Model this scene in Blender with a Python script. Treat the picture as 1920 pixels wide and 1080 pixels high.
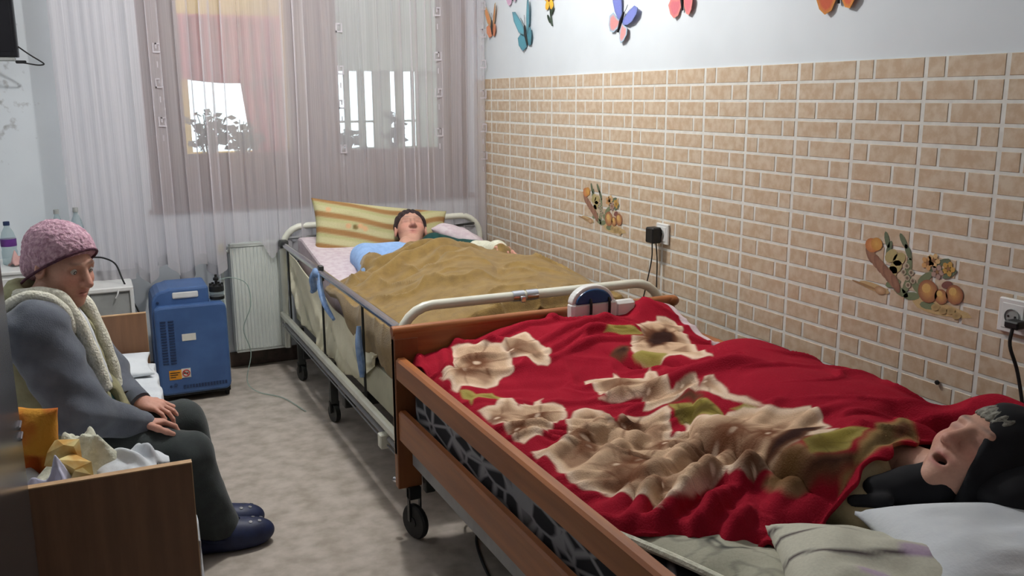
import bpy, math, random
import numpy as np
from mathutils import Vector, Matrix

for ob in list(bpy.data.objects):
    bpy.data.objects.remove(ob, do_unlink=True)
SC = bpy.context.scene
COL = SC.collection
PI = math.pi
random.seed(7)
RNG = np.random.default_rng(11)

def lin(c):
    return tuple(((v/255)/12.92 if v/255 <= .04045 else ((v/255+.055)/1.055)**2.4) for v in c[:3])

# ------------------------------------------------------------------ camera
cam_data = bpy.data.cameras.new('camera')
cam_data.sensor_width = 36.0
cam_data.lens = 31.711
cam_data.clip_start = .02
cam = bpy.data.objects.new('camera', cam_data)
COL.objects.link(cam)
_r = Vector((0.90655878, -0.42205074, -0.00493409))
_u = Vector((0.0917259, 0.18558839, 0.97833701))
_f = Vector((0.41199215, 0.8873726, -0.20695977))
cam.matrix_world = Matrix(((_r.x, _u.x, -_f.x, -2.13091), (_r.y, _u.y, -_f.y, -5.07452),
                           (_r.z, _u.z, -_f.z, 1.47270), (0, 0, 0, 1)))
SC.camera = cam

# ------------------------------------------------------------------ world, lamp, exposure
world = bpy.data.worlds.new('sky')
SC.world = world
world.use_nodes = True
wn = world.node_tree.nodes
wn['Background'].inputs[0].default_value = (.80, .90, 1.0, 1)
wn['Background'].inputs[1].default_value = 3.8

def point_lamp(name, loc, watts, radius, colour):
    d = bpy.data.lights.new(name, 'POINT')
    d.energy = watts
    d.shadow_soft_size = radius
    d.color = colour
    o = bpy.data.objects.new(name, d)
    o.location = loc
    COL.objects.link(o)
    return o
point_lamp('ceiling_lamp_light', (-1.15, -1.70, 2.62), 84, .05, (1.0, .985, .965))
SC.view_settings.view_transform = 'Standard'
SC.view_settings.look = 'None'
SC.view_settings.gamma = 1
SC.view_settings.use_curve_mapping = False
SC.view_settings.exposure = 0.0

# ------------------------------------------------------------------ materials
def nodes_of(name):
    m = bpy.data.materials.new(name)
    m.use_nodes = True
    nt = m.node_tree
    return m, nt, nt.nodes, nt.links, nt.nodes['Principled BSDF']

def setin(b, key, val):
    if key in b.inputs:
        b.inputs[key].default_value = val

def mat(name, c, rough=.6, c2=None, scale=9., mixlo=.4, mixhi=.65, bump=0., bscale=120., metal=0., spec=.35, stretch=None,
        sheen=0., detail=3.):
    """two-colour noise material with fine relief"""
    m, nt, N, L, b = nodes_of(name)
    setin(b, 'Roughness', rough); setin(b, 'Metallic', metal); setin(b, 'Specular IOR Level', spec)
    if sheen: setin(b, 'Sheen Weight', sheen)
    geo = N.new('ShaderNodeNewGeometry')
    vec = geo.outputs['Position']
    if stretch:
        mp = N.new('ShaderNodeMapping'); mp.inputs['Scale'].default_value = stretch
        L.new(vec, mp.inputs['Vector']); vec = mp.outputs['Vector']
    if c2 is None:
        c2 = tuple(max(0, v*.93) for v in c)
    nz = N.new('ShaderNodeTexNoise'); nz.inputs['Scale'].default_value = scale; nz.inputs['Detail'].default_value = detail
    L.new(vec, nz.inputs['Vector'])
    rp = N.new('ShaderNodeValToRGB')
    rp.color_ramp.elements[0].position = mixlo; rp.color_ramp.elements[1].position = mixhi
    rp.color_ramp.elements[0].color = (*lin(c), 1); rp.color_ramp.elements[1].color = (*lin(c2), 1)
    L.new(nz.outputs['Fac'], rp.inputs['Fac'])
    L.new(rp.outputs['Color'], b.inputs['Base Color'])
    if bump:
        n2 = N.new('ShaderNodeTexNoise'); n2.inputs['Scale'].default_value = bscale; n2.inputs['Detail'].default_value = 2
        L.new(vec, n2.inputs['Vector'])
        bp = N.new('ShaderNodeBump'); bp.inputs['Strength'].default_value = bump; bp.inputs['Distance'].default_value = .01
        L.new(n2.outputs['Fac'], bp.inputs['Height']); L.new(bp.outputs['Normal'], b.inputs['Normal'])
    return m

def paint_mat(name, rough=.85, bump=.25, bscale=220., spec=.2, sheen=0., subsurf=0.):
    """colour from the mesh's own colour attribute (woven / printed pattern, skin tones)"""
    m, nt, N, L, b = nodes_of(name)
    setin(b, 'Roughness', rough); setin(b, 'Specular IOR Level', spec)
    if sheen: setin(b, 'Sheen Weight', sheen)
    at = N.new('ShaderNodeVertexColor'); at.layer_name = 'Col'
    geo = N.new('ShaderNodeNewGeometry')
    nz = N.new('ShaderNodeTexNoise'); nz.inputs['Scale'].default_value = bscale; nz.inputs['Detail'].default_value = 3
    L.new(geo.outputs['Position'], nz.inputs['Vector'])
    mr = N.new('ShaderNodeMapRange'); mr.inputs['To Min'].default_value = .86; mr.inputs['To Max'].default_value = 1.12
    L.new(nz.outputs['Fac'], mr.inputs['Value'])
    mx = N.new('ShaderNodeMix'); mx.data_type = 'RGBA'; mx.blend_type = 'MULTIPLY'; mx.inputs['Factor'].default_value = 1
    L.new(at.outputs['Color'], mx.inputs[6]); L.new(mr.outputs['Result'], mx.inputs[7])
    L.new(mx.outputs[2], b.inputs['Base Color'])
    bp = N.new('ShaderNodeBump'); bp.inputs['Strength'].default_value = bump; bp.inputs['Distance'].default_value = .008
    L.new(nz.outputs['Fac'], bp.inputs['Height']); L.new(bp.outputs['Normal'], b.inputs['Normal'])
    return m

def clear_mat(name, tint=(235, 242, 242), alpha=.3, rough=.05):
    """thin clear plastic or glass: mostly passes light straight through, a little gloss"""
    m, nt, N, L, b = nodes_of(name)
    setin(b, 'Base Color', (*lin(tint), 1)); setin(b, 'Roughness', rough)
    tr = N.new('ShaderNodeBsdfTransparent'); tr.inputs[0].default_value = (*lin(tint), 1)
    mx = N.new('ShaderNodeMixShader'); mx.inputs[0].default_value = alpha
    L.new(tr.outputs[0], mx.inputs[1]); L.new(b.outputs[0], mx.inputs[2])
    L.new(mx.outputs[0], N['Material Output'].inputs['Surface'])
    return m

def wood(name, c, c2, rough=.38, axis=1, spec=.4):
    st = [22, 22, 22]; st[axis] = 1.6
    return mat(name, c, rough, c2, scale=1.6, mixlo=.3, mixhi=.7, bump=.06, bscale=3., stretch=tuple(st), spec=spec, detail=6)

M = {}
M['paint_white'] = mat('white_wall_paint', (214, 220, 225), .75, (208, 214, 219), 3.)
M['ceiling'] = mat('ceiling_paint', (225, 226, 224), .9, (218, 219, 217), 3.)
M['floor'] = mat('mottled_beige_linoleum', (188, 178, 168), .45, (156, 146, 134), 13., .36, .66, bump=.03, bscale=60, spec=.4, detail=6)
M['grout'] = mat('pale_tile_grout', (222, 221, 215), .8, (210, 209, 203), 30.)
M['brick'] = mat('sandy_brick_tile_glaze', (188, 163, 136), .36, (204, 187, 165), 34., .38, .64, bump=.03, bscale=180., spec=.45, detail=5)
M['baseboard'] = mat('brown_baseboard_tile', (88, 74, 66), .5, (70, 60, 54), 20.)
M['oak'] = wood('oiled_beech_wood', (168, 104, 58), (139, 82, 46), axis=1)
M['oakx'] = wood('oiled_beech_wood_across', (168, 104, 58), (139, 82, 46), axis=0)
M['panelwood'] = wood('brown_laminate', (134, 98, 72), (116, 84, 62), axis=2, rough=.5)
M['paneledge'] = mat('pale_board_edge', (196, 160, 122), .5, (182, 146, 108), 20.)
M['frame_brown'] = wood('brown_window_wood', (104, 66, 48), (84, 52, 38), axis=2, rough=.45)
M['white_metal'] = mat('cream_white_enamel', (222, 222, 208), .3, (212, 212, 198), 12., spec=.5)
M['cream_panel'] = mat('cream_bed_panel', (204, 200, 174), .5, (194, 190, 164), 10.)
M['grey_metal'] = mat('grey_lacquered_steel', (140, 140, 142), .4, (126, 126, 128), 12., spec=.5)
M['dark_metal'] = mat('dark_steel', (44, 46, 44), .45, (34, 36, 34), 18., spec=.5)
M['chrome'] = mat('chrome', (200, 200, 205), .16, (188, 188, 194), 12., metal=1.)
M['rubber'] = mat('black_rubber', (22, 22, 23), .6, (30, 30, 30), 30.)
M['black_plastic'] = mat('black_plastic', (24, 25, 26), .4, (32, 33, 34), 20.)
M['white_plastic'] = mat('white_plastic', (226, 226, 224), .35, (218, 218, 216), 14.)
M['grey_plastic'] = mat('grey_plastic', (158, 160, 158), .5, (146, 148, 146), 14.)
M['radiator'] = mat('white_radiator_enamel', (214, 218, 212), .35, (206, 211, 205), 8.)
M['blue_plastic'] = mat('steel_blue_plastic', (68, 98, 146), .42, (60, 88, 134), 10., bump=.06, bscale=300.)
M['blue_dark'] = mat('dark_blue_plastic', (40, 60, 96), .5, (36, 52, 86), 14.)
M['blue_dome'] = mat('deep_blue_dome', (36, 78, 128), .25, (30, 68, 116), 14.)
M['blue_cloth'] = mat('blue_strap_cloth', (140, 166, 204), .9, (112, 142, 188), 40.)
M['light_blue'] = mat('light_blue_knit', (148, 180, 224), .9, (136, 168, 214), 40., bump=.2)
M['green_cloth'] = mat('dark_green_cloth', (26, 70, 66), .9, (22, 58, 56), 40., bump=.2)
M['brown_blanket'] = mat('olive_brown_wool', (140, 113, 62), .95, (124, 98, 52), 26., bump=.3, bscale=260., sheen=.25)
M['pink_sheet'] = mat('pale_pink_print_sheet', (208, 196, 200), .9, (196, 178, 186), 38., bump=.1)
M['cream_sheet'] = mat('cream_cotton_sheet', (230, 224, 198), .9, (220, 214, 186), 10., bump=.1)
M['white_cloth'] = mat('white_cotton', (216, 220, 224), .9, (204, 208, 214), 10., bump=.12)
M['cream_cloth'] = mat('cream_crochet_cloth', (224, 224, 206), .95, (206, 206, 186), 60., bump=.35, bscale=140.)
M['lilac_cloth'] = mat('pale_lilac_cloth', (202, 204, 224), .9, (190, 190, 214), 20., bump=.15)
M['grey_knit'] = mat('blue_grey_jersey', (92, 97, 108), .95, (80, 85, 95), 18., bump=.2, bscale=300., sheen=.2)
M['trousers'] = mat('charcoal_trouser_cloth', (54, 60, 60), .95, (46, 51, 52), 20., bump=.2, bscale=300., sheen=.15)
M['vest'] = mat('khaki_quilted_vest', (152, 149, 118), .95, (134, 130, 100), 16., bump=.25)
M['fleece'] = mat('cream_fleece', (228, 226, 212), 1., (208, 206, 188), 70., bump=.6, bscale=160.)
M['khaki_collar'] = mat('khaki_collar_cloth', (166, 164, 130), .95, (148, 146, 112), 20., bump=.2)
M['hat'] = mat('lilac_crochet_wool', (206, 170, 184), .95, (168, 130, 146), 85., .36, .6, bump=.8, bscale=110.)
M['hat_dark'] = mat('dark_plum_wool', (92, 56, 72), .95, (76, 46, 60), 60., bump=.5)
M['navy'] = mat('navy_clog_foam', (38, 46, 78), .5, (30, 36, 64), 20.)
M['hair_dark'] = mat('dark_brown_hair', (54, 38, 40), .7, (40, 28, 30), 90., bump=.5, stretch=(1, 1, 4))
M['hair_grey'] = mat('grey_hair', (132, 130, 120), .8, (104, 100, 92), 90., bump=.5)
M['nightgown'] = mat('beige_nightgown', (198, 180, 142), .95, (182, 164, 126), 14., bump=.2)
M['eye'] = mat('eye_white', (176, 168, 160), .2, (186, 184, 180), 40.)
M['iris'] = mat('iris_brown', (46, 36, 32), .2, (34, 26, 24), 60.)
M['woven'] = mat('woven_white_thread', (196, 190, 196), .9)
M['hem'] = mat('doubled_voile_hem', (176, 174, 178), .9)
M['skin'] = paint_mat('skin', rough=.55, bump=.12, bscale=160., spec=.35)
M['print'] = paint_mat('printed_fleece', rough=1., bump=.35, bscale=240., spec=.08)
M['print_cotton'] = paint_mat('printed_cotton', rough=.9, bump=.12, bscale=160.)
M['flat_print'] = paint_mat('flat_print', rough=.5, bump=.03, bscale=200.)
M['glass'] = clear_mat('window_glass', (236, 242, 240), .06)
M['clear'] = clear_mat('clear_plastic', (222, 232, 234), .22)
M['tube_clear'] = clear_mat('clear_tubing', (196, 214, 206), .5)
M['yellow'] = mat('yellow_plaster', (232, 178, 66), .9, (222, 166, 58), 6.)
M['porch_grey'] = mat('grey_green_plaster', (132, 130, 116), .9, (120, 118, 104), 4.)
M['red_drape'] = mat('faded_red_drape', (190, 78, 82), .95, (176, 68, 74), 10.)
M['pot'] = mat('terracotta', (150, 84, 58), .8, (134, 72, 48), 30.)
M['leaf'] = mat('dark_leaf', (52, 66, 52), .6, (42, 54, 44), 30.)
M['orange_cloth'] = mat('orange_yellow_print_plush', (188, 88, 34), .9, (196, 138, 46), 9., .40, .6, bump=.3)
M['paper_yellow'] = mat('yellow_paper', (226, 208, 146), .8, (206, 158, 84), 14., .42, .6)
M['locker'] = mat('glossy_dark_grey_lacquer', (52, 52, 54), .22, (46, 46, 48), 3., spec=.6)
M['tv'] = mat('black_tv_plastic', (16, 15, 20), .35, (20, 19, 24), 10.)
M['label_white'] = mat('printed_label_white', (218, 216, 206), .5, (206, 204, 194), 30.)
M['label_orange'] = mat('printed_label_orange', (222, 152, 44), .5, (206, 136, 36), 30.)
M['label_red'] = mat('printed_label_red', (186, 44, 40), .5, (170, 38, 36), 30.)
M['label_purple'] = mat('bottle_label_purple', (92, 44, 122), .5, (80, 36, 108), 30.)
M['brass'] = mat('yellowed_brass_cap', (178, 166, 96), .4, (160, 146, 80), 20., metal=.3)
def camo():
    m, nt, N, L, b = nodes_of('dark_pebble_print_ticking')
    setin(b, 'Roughness', .85)
    geo = N.new('ShaderNodeNewGeometry')
    vo = N.new('ShaderNodeTexVoronoi'); vo.feature = 'DISTANCE_TO_EDGE'; vo.inputs['Scale'].default_value = 1
    mp = N.new('ShaderNodeMapping'); mp.inputs['Scale'].default_value = (17, 9.5, 21); L.new(geo.outputs['Position'], mp.inputs['Vector']); L.new(mp.outputs['Vector'], vo.inputs['Vector'])
    rp = N.new('ShaderNodeValToRGB'); e = rp.color_ramp.elements
    e[0].position = .03; e[0].color = (*lin((158, 158, 162)), 1); e[1].position = .13; e[1].color = (*lin((34, 36, 42)), 1)
    L.new(vo.outputs['Distance'], rp.inputs['Fac']); L.new(rp.outputs['Color'], b.inputs['Base Color'])
    return m
M['camo'] = camo()
def sheer():
    m, nt, N, L, b = nodes_of('sheer_voile')
    for n in list(N):
        if n.type != 'OUTPUT_MATERIAL': N.remove(n)
    geo = N.new('ShaderNodeNewGeometry')
    mp = N.new('ShaderNodeMapping'); mp.inputs['Scale'].default_value = (260, 260, 1.2)
    L.new(geo.outputs['Position'], mp.inputs['Vector'])
    nz = N.new('ShaderNodeTexNoise'); nz.inputs['Scale'].default_value = 1.; L.new(mp.outputs['Vector'], nz.inputs['Vector'])
    mr = N.new('ShaderNodeMapRange'); mr.inputs['To Min'].default_value = .42; mr.inputs['To Max'].default_value = .68
    L.new(nz.outputs['Fac'], mr.inputs['Value'])
    df = N.new('ShaderNodeBsdfDiffuse'); df.inputs[0].default_value = (*lin((234, 229, 233)), 1)
    tl = N.new('ShaderNodeBsdfTranslucent'); tl.inputs[0].default_value = (*lin((236, 230, 237)), 1)
    m1 = N.new('ShaderNodeMixShader'); m1.inputs[0].default_value = .4
    L.new(df.outputs[0], m1.inputs[1]); L.new(tl.outputs[0], m1.inputs[2])
    tr = N.new('ShaderNodeBsdfTransparent')
    m2 = N.new('ShaderNodeMixShader'); L.new(mr.outputs['Result'], m2.inputs[0])
    L.new(tr.outputs[0], m2.inputs[1]); L.new(m1.outputs[0], m2.inputs[2])
    L.new(m2.outputs[0], N['Material Output'].inputs['Surface'])
    return m
M['sheer'] = sheer()
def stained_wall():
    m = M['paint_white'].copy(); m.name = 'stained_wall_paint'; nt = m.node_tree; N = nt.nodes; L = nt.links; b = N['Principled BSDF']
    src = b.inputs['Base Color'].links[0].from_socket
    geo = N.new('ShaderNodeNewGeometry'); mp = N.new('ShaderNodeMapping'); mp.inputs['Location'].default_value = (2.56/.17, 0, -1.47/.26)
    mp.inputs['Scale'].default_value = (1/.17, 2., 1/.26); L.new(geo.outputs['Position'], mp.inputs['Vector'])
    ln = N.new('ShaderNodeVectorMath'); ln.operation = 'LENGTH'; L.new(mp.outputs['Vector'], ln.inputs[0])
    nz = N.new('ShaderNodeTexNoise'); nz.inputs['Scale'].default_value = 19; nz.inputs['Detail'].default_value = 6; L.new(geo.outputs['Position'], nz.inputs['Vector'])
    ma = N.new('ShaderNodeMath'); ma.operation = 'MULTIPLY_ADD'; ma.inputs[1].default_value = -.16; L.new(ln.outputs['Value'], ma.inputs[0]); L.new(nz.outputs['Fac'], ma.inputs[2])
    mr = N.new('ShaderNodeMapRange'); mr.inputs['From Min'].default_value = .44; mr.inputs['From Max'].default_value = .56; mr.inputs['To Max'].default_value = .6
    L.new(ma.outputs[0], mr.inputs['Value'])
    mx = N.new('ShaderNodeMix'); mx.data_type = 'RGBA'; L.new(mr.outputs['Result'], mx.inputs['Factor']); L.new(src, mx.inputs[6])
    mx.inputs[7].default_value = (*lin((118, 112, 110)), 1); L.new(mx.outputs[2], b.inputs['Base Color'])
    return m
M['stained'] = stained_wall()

# ------------------------------------------------------------------ mesh building helpers
def tag(o, label=None, cat=None, group=None, kind=None):
    if label: o['label'] = label
    if cat: o['category'] = cat
    if group: o['group'] = group
    if kind: o['kind'] = kind
    return o

def empty(name, loc, label, cat, group=None):
    o = bpy.data.objects.new(name, None)
    o.empty_display_size = .05
    o.location = loc
    COL.objects.link(o)
    return tag(o, label, cat, group)

def origin_of(p):
    o = Vector((0, 0, 0))
    while p is not None:
        o += Vector(p.location); p = p.parent
    return o

def mesh_from(name, V, F, colours=None, smooth=True):
    me = bpy.data.meshes.new(name)
    V = np.asarray(V, dtype=np.float32)
    if isinstance(F, np.ndarray):
        n, k = F.shape
        me.vertices.add(len(V)); me.vertices.foreach_set('co', V.ravel())
        me.loops.add(n*k); me.loops.foreach_set('vertex_index', F.astype(np.int32).ravel())
        me.polygons.add(n)
        me.polygons.foreach_set('loop_start', np.arange(0, n*k, k, dtype=np.int32))
        me.update(calc_edges=True)
    else:
        me.from_pydata([tuple(map(float, v)) for v in V], [], F)
        me.update()
    me.validate()
    if smooth:
        me.polygons.foreach_set('use_smooth', np.ones(len(me.polygons), dtype=bool))
    if colours is not None:
        at = me.color_attributes.new('Col', 'FLOAT_COLOR', 'POINT')
        c = np.ones((len(V), 4), dtype=np.float32); c[:, :3] = colours
        at.data.foreach_set('color', c.ravel())
    return me

def put(name, V, F, material, parent=None, smooth=True, colours=None, loc=None):
    """link a mesh given in world coordinates; the object sits at its parent's origin (or at loc)"""
    V = np.asarray(V, dtype=np.float64)
    base = origin_of(parent)
    own = Vector(loc) - base if loc is not None else Vector((0, 0, 0))
    V = V - np.array(base + own)
    o = bpy.data.objects.new(name, mesh_from(name, V, F, colours, smooth))
    COL.objects.link(o)
    o.location = own
    if parent is not None: o.parent = parent
    if material is not None:
        o.data.materials.append(M[material] if isinstance(material, str) else material)
    return o

def catmull(pts, n=8):
    P = [Vector(p) for p in pts]
    if len(P) < 3: return P
    Q = [P[0]*2-P[1]] + P + [P[-1]*2-P[-2]]
    out = []
    for i in range(1, len(Q)-2):
        for k in range(n):
            t = k/n
            a, b, c, d = Q[i-1], Q[i], Q[i+1], Q[i+2]
            out.append(.5*((2*b)+(c-a)*t+(2*a-5*b+4*c-d)*t*t+(3*b-a-3*c+d)*t**3))
    out.append(P[-1])
    return out

class MB:
    def __init__(self):
        self.v = []; self.f = []; self.c = []
    def add(self, V, F, colour=None):
        k = len(self.v)
        self.v += [tuple(p) for p in V]
        self.f += [tuple(i+k for i in q) for q in F]
        self.c += [colour if colour is not None else (1, 1, 1)]*len(V)
        return self
    def box(self, x0, y0, z0, x1, y1, z1, ch=0.):
        if ch <= 0:
            V = [(x0, y0, z0), (x1, y0, z0), (x1, y1, z0), (x0, y1, z0), (x0, y0, z1), (x1, y0, z1), (x1, y1, z1), (x0, y1, z1)]
            F = [(3, 2, 1, 0), (4, 5, 6, 7), (0, 1, 5, 4), (1, 2, 6, 5), (2, 3, 7, 6), (3, 0, 4, 7)]
            return self.add(V, F)
        # chamfered box
        V = []; idx = {}
        c = ((x0, x1), (y0, y1), (z0, z1))
        for a in (0, 1):
            for b in (0, 1):
                for d in (0, 1):
                    s = (a, b, d)
                    for ax in range(3):
                        p = []
                        for q in range(3):
                            sign = 1 if s[q] == 0 else -1
                            p.append(c[q][s[q]] + (0 if q == ax else sign*ch))
                        idx[(s, ax)] = len(V); V.append(tuple(p))
        F = []
        def face(ids):
            pts = [Vector(V[i]) for i in ids]
            n = (pts[1]-pts[0]).cross(pts[2]-pts[0])
            ctr = sum(pts, Vector())/len(pts)
            mid = Vector(((x0+x1)/2, (y0+y1)/2, (z0+z1)/2))
            F.append(tuple(ids) if n.dot(ctr-mid) > 0 else tuple(reversed(ids)))
        ring = [(0, 0), (1, 0), (1, 1), (0, 1)]
        for ax in range(3):
            o1, o2 = [q for q in range(3) if q != ax]
            for s in (0, 1):
                ids = []
                for a, b in ring:
                    t = [0, 0, 0]; t[ax] = s; t[o1] = a; t[o2] = b
                    ids.append(idx[(tuple(t), ax)])
                face(ids)
            for a, b in ring:      # edge chamfers along ax
                t0 = [0, 0, 0]; t0[o1] = a; t0[o2] = b
                t1 = list(t0); t1[ax] = 1
                face([idx[(tuple(t0), o1)], idx[(tuple(t0), o2)], idx[(tuple(t1), o2)], idx[(tuple(t1), o1)]])
        for a in (0, 1):
            for b in (0, 1):
                for d in (0, 1):
                    face([idx[((a, b, d), q)] for q in range(3)])
        return self.add(V, F)
    def tube(self, path, r, n=8, r2=None, smooth=0, flat=None):
        P = catmull(path, smooth) if smooth else [Vector(p) for p in path]
        m = len(P); V = []; F = []
        up = None
        for i, p in enumerate(P):
            t = (P[min(i+1, m-1)]-P[max(i-1, 0)])
            if t.length < 1e-9: t = Vector((0, 0, 1))
            t.normalize()
            if up is None:
                up = t.orthogonal().normalized()
            up = (up - t*up.dot(t)); up = up.normalized() if up.length > 1e-6 else t.orthogonal().normalized()
            s = t.cross(up)
            if callable(r): rr = r(i/(m-1))
            else: rr = r if r2 is None else r+(r2-r)*i/(m-1)
            for k in range(n):
                a = 2*PI*k/n
                V.append(p + up*(math.cos(a)*rr) + s*(math.sin(a)*rr))
        for i in range(m-1):
            for k in range(n):
                a, b = i*n+k, i*n+(k+1) % n
                F.append((a, b, b+n, a+n))
        F.append(tuple(reversed(range(n)))); F.append(tuple(range((m-1)*n, m*n)))
        return self.add(V, F)
    def bar(self, p0, p1, r, n=12, r2=None):
        return self.tube([p0, p1], r, n, r2)
    def lathe(self, prof, centre, n=20, axis=(0, 0, 1)):
        ax = Vector(axis).normalized(); e1 = ax.orthogonal().normalized(); e2 = ax.cross(e1)
        C = Vector(centre); V = []; F = []
        for (r, z) in prof:
            for k in range(n):
                a = 2*PI*k/n
                V.append(C + ax*z + e1*(r*math.cos(a)) + e2*(r*math.sin(a)))
        for i in range(len(prof)-1):
            for k in range(n):
                a, b = i*n+k, i*n+(k+1) % n
                F.append((a, b, b+n, a+n))
        F.append(tuple(reversed(range(n)))); F.append(tuple(range((len(prof)-1)*n, len(prof)*n)))
        return self.add(V, F)
    def ell(self, c, rad, nu=16, nv=10, rot=None):
        V = []; F = []
        R = rot if rot is not None else Matrix.Identity(3)
        for j in range(nv+1):
            th = PI*j/nv
            for k in range(nu):
                a = 2*PI*k/nu
                p = Vector((rad[0]*math.sin(th)*math.cos(a), rad[1]*math.sin(th)*math.sin(a), rad[2]*math.cos(th)))
                V.append(Vector(c)+R @ p)
        for j in range(nv):
            for k in range(nu):
                a, b = j*nu+k, j*nu+(k+1) % nu
                F.append((a, a+nu, b+nu, b))
        return self.add(V, F)
    def prism(self, poly, to3, depth):
        """extrude a 2-D outline; to3(u, v, d) gives the point at depth d"""
        n = len(poly)
        V = [to3(u, v, 0) for u, v in poly] + [to3(u, v, depth) for u, v in poly]
        F = [tuple(range(n)), tuple(reversed(range(n, 2*n)))] + [(k, k+n, (k+1) % n+n, (k+1) % n) for k in range(n)]
        return self.add(V, F)
    def build(self, name, material, parent=None, smooth=True, bevel=0., loc=None, colours=False, auto=True):
        o = put(name, self.v, self.f, material, parent, smooth, np.array(self.c) if colours else None, loc)
        if smooth and auto:
            es = o.modifiers.new('edges', 'EDGE_SPLIT'); es.split_angle = math.radians(38)
        if bevel:
            b = o.modifiers.new('bevel', 'BEVEL'); b.width = bevel; b.segments = 2; b.limit_method = 'ANGLE'
            if smooth and auto: o.modifiers.move(1, 0)
        return o

def grid_faces(nu, nv, keep=None, closed_u=False):
    i, j = np.meshgrid(np.arange(nu if closed_u else nu-1), np.arange(nv-1), indexing='ij')
    i2 = (i+1) % nu
    F = np.stack([i*nv+j, i2*nv+j, i2*nv+j+1, i*nv+j+1], -1).reshape(-1, 4)
    if keep is not None:
        k = keep.ravel(); F = F[k[F].all(1)]
    return F

def prune(V, F, C=None):
    used = np.unique(F); mp = -np.ones(len(V), int); mp[used] = np.arange(len(used))
    return V[used], mp[F], (C[used] if C is not None else None)

def sheet(name, P, material, parent=None, thick=.006, keep=None, colours=None):
    """a cloth from a (nu, nv, 3) grid of points, given a real thickness"""
    nu, nv = P.shape[:2]
    V = P.reshape(-1, 3); F = grid_faces(nu, nv, keep)
    C = colours.reshape(-1, 3) if colours is not None else None
    V, F, C = prune(V, F, C)
    o = put(name, V, F, material, parent, True, C)
    s = o.modifiers.new('thickness', 'SOLIDIFY'); s.thickness = thick; s.offset = -1
    return o

def sm(x, a, b):
    t = np.clip((x-a)/(b-a), 0, 1); return t*t*(3-2*t)

_NG = RNG.standard_normal((64, 64))
def vnoise(x, y, s):
    """smooth value noise on a fixed lattice"""
    x = np.asarray(x)*s+100.3; y = np.asarray(y)*s+57.7
    i = np.floor(x).astype(int); j = np.floor(y).astype(int)
    u = x-i; v = y-j; u = u*u*(3-2*u); v = v*v*(3-2*v)
    g = lambda a, b: _NG[a % 64, b % 64]
    return (g(i, j)*(1-u)+g(i+1, j)*u)*(1-v)+(g(i, j+1)*(1-u)+g(i+1, j+1)*u)*v

def pillow(name, c, U, V, W, a, b, t, material, parent=None, nu=48, nv=34, wrinkle=.004, colour_fn=None, seed=0., power=2.6):
    """a stuffed cushion: half sizes a, b along U, V and half thickness t along W"""
    c = np.array(c); U = np.array(Vector(U).normalized()); V = np.array(Vector(V).normalized()); W = np.array(Vector(W).normalized())
    u, v = np.meshgrid(np.linspace(-1, 1, nu), np.linspace(-1, 1, nv), indexing='ij')
    th = t*np.sqrt(np.clip((1-np.abs(u)**power)*(1-np.abs(v)**power), 0, 1))
    pin = 1-.07*(1-np.abs(u)**2)*np.abs(v)**3; pin2 = 1-.07*(1-np.abs(v)**2)*np.abs(u)**3
    w = wrinkle*(vnoise(u+seed, v, 2.2)+.6*vnoise(u, v+seed, 4.7))*(1-np.abs(u)**4)*(1-np.abs(v)**4)
    def side(sgn):
        return (c + (u*a*pin2)[..., None]*U + (v*b*pin)[..., None]*V + (sgn*(th+w+.004))[..., None]*W)
    A = side(1); B = side(-1)
    n = nu*nv
    F = grid_faces(nu, nv)
    Vt = np.concatenate([A.reshape(-1, 3), B.reshape(-1, 3)])
    ring = [i*nv for i in range(nu)] + [(nu-1)*nv+j for j in range(1, nv)] + [i*nv+nv-1 for i in range(nu-2, -1, -1)] + [j for j in range(nv-2, 0, -1)]
    R = np.array(ring); R2 = np.roll(R, -1)
    Fs = np.concatenate([F, F[:, ::-1]+n, np.stack([R, R+n, R2+n, R2], 1)])
    C = None
    if colour_fn:
        cc = colour_fn(u, v).reshape(-1, 3); C = np.concatenate([cc, cc])
    return put(name, Vt, Fs, material, parent, True, C)

# ------------------------------------------------------------------ implicit-surface bodies
def capsule(a, b, r0, r1=None, k=.02):
    a = np.array(a, np.float32); b = np.array(b, np.float32); r1 = r0 if r1 is None else r1
    def f(P):
        ab = b-a; t = np.clip(((P-a)@ab)/max(float(ab@ab), 1e-9), 0, 1)
        d = P-a-t[:, None]*ab
        return np.sqrt((d*d).sum(1))-(r0+(r1-r0)*t)
    return (f, k, 1)

def ellipsoid(c, rad, R=None, k=.02, sign=1):
    c = np.array(c, np.float32); rad = np.array(rad, np.float32)
    Rm = None if R is None else np.array(R, np.float32)
    def f(P):
        q = P-c
        if Rm is not None: q = q@Rm            # world -> local (columns of Rm are the local axes)
        k0 = np.sqrt(((q/rad)**2).sum(1)); k1 = np.sqrt(((q/(rad*rad))**2).sum(1))
        return k0*(k0-1)/np.maximum(k1, 1e-6)
    return (f, k, sign)

def evaluate(prims, P):
    D = None
    for f, k, s in prims:
        d = f(P)
        if D is None: D = d
        elif s == 1:
            h = np.clip(.5+.5*(D-d)/k, 0, 1); D = D*(1-h)+d*h-k*h*(1-h)
        elif s == -1:
            h = np.clip(.5-.5*(D+d)/k, 0, 1); D = D*(1-h)-d*h+k*h*(1-h)
        elif s == 2:                           # intersect
            h = np.clip(.5-.5*(d-D)/k, 0, 1); D = d*(1-h)+D*h+k*h*(1-h)
    return D

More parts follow.
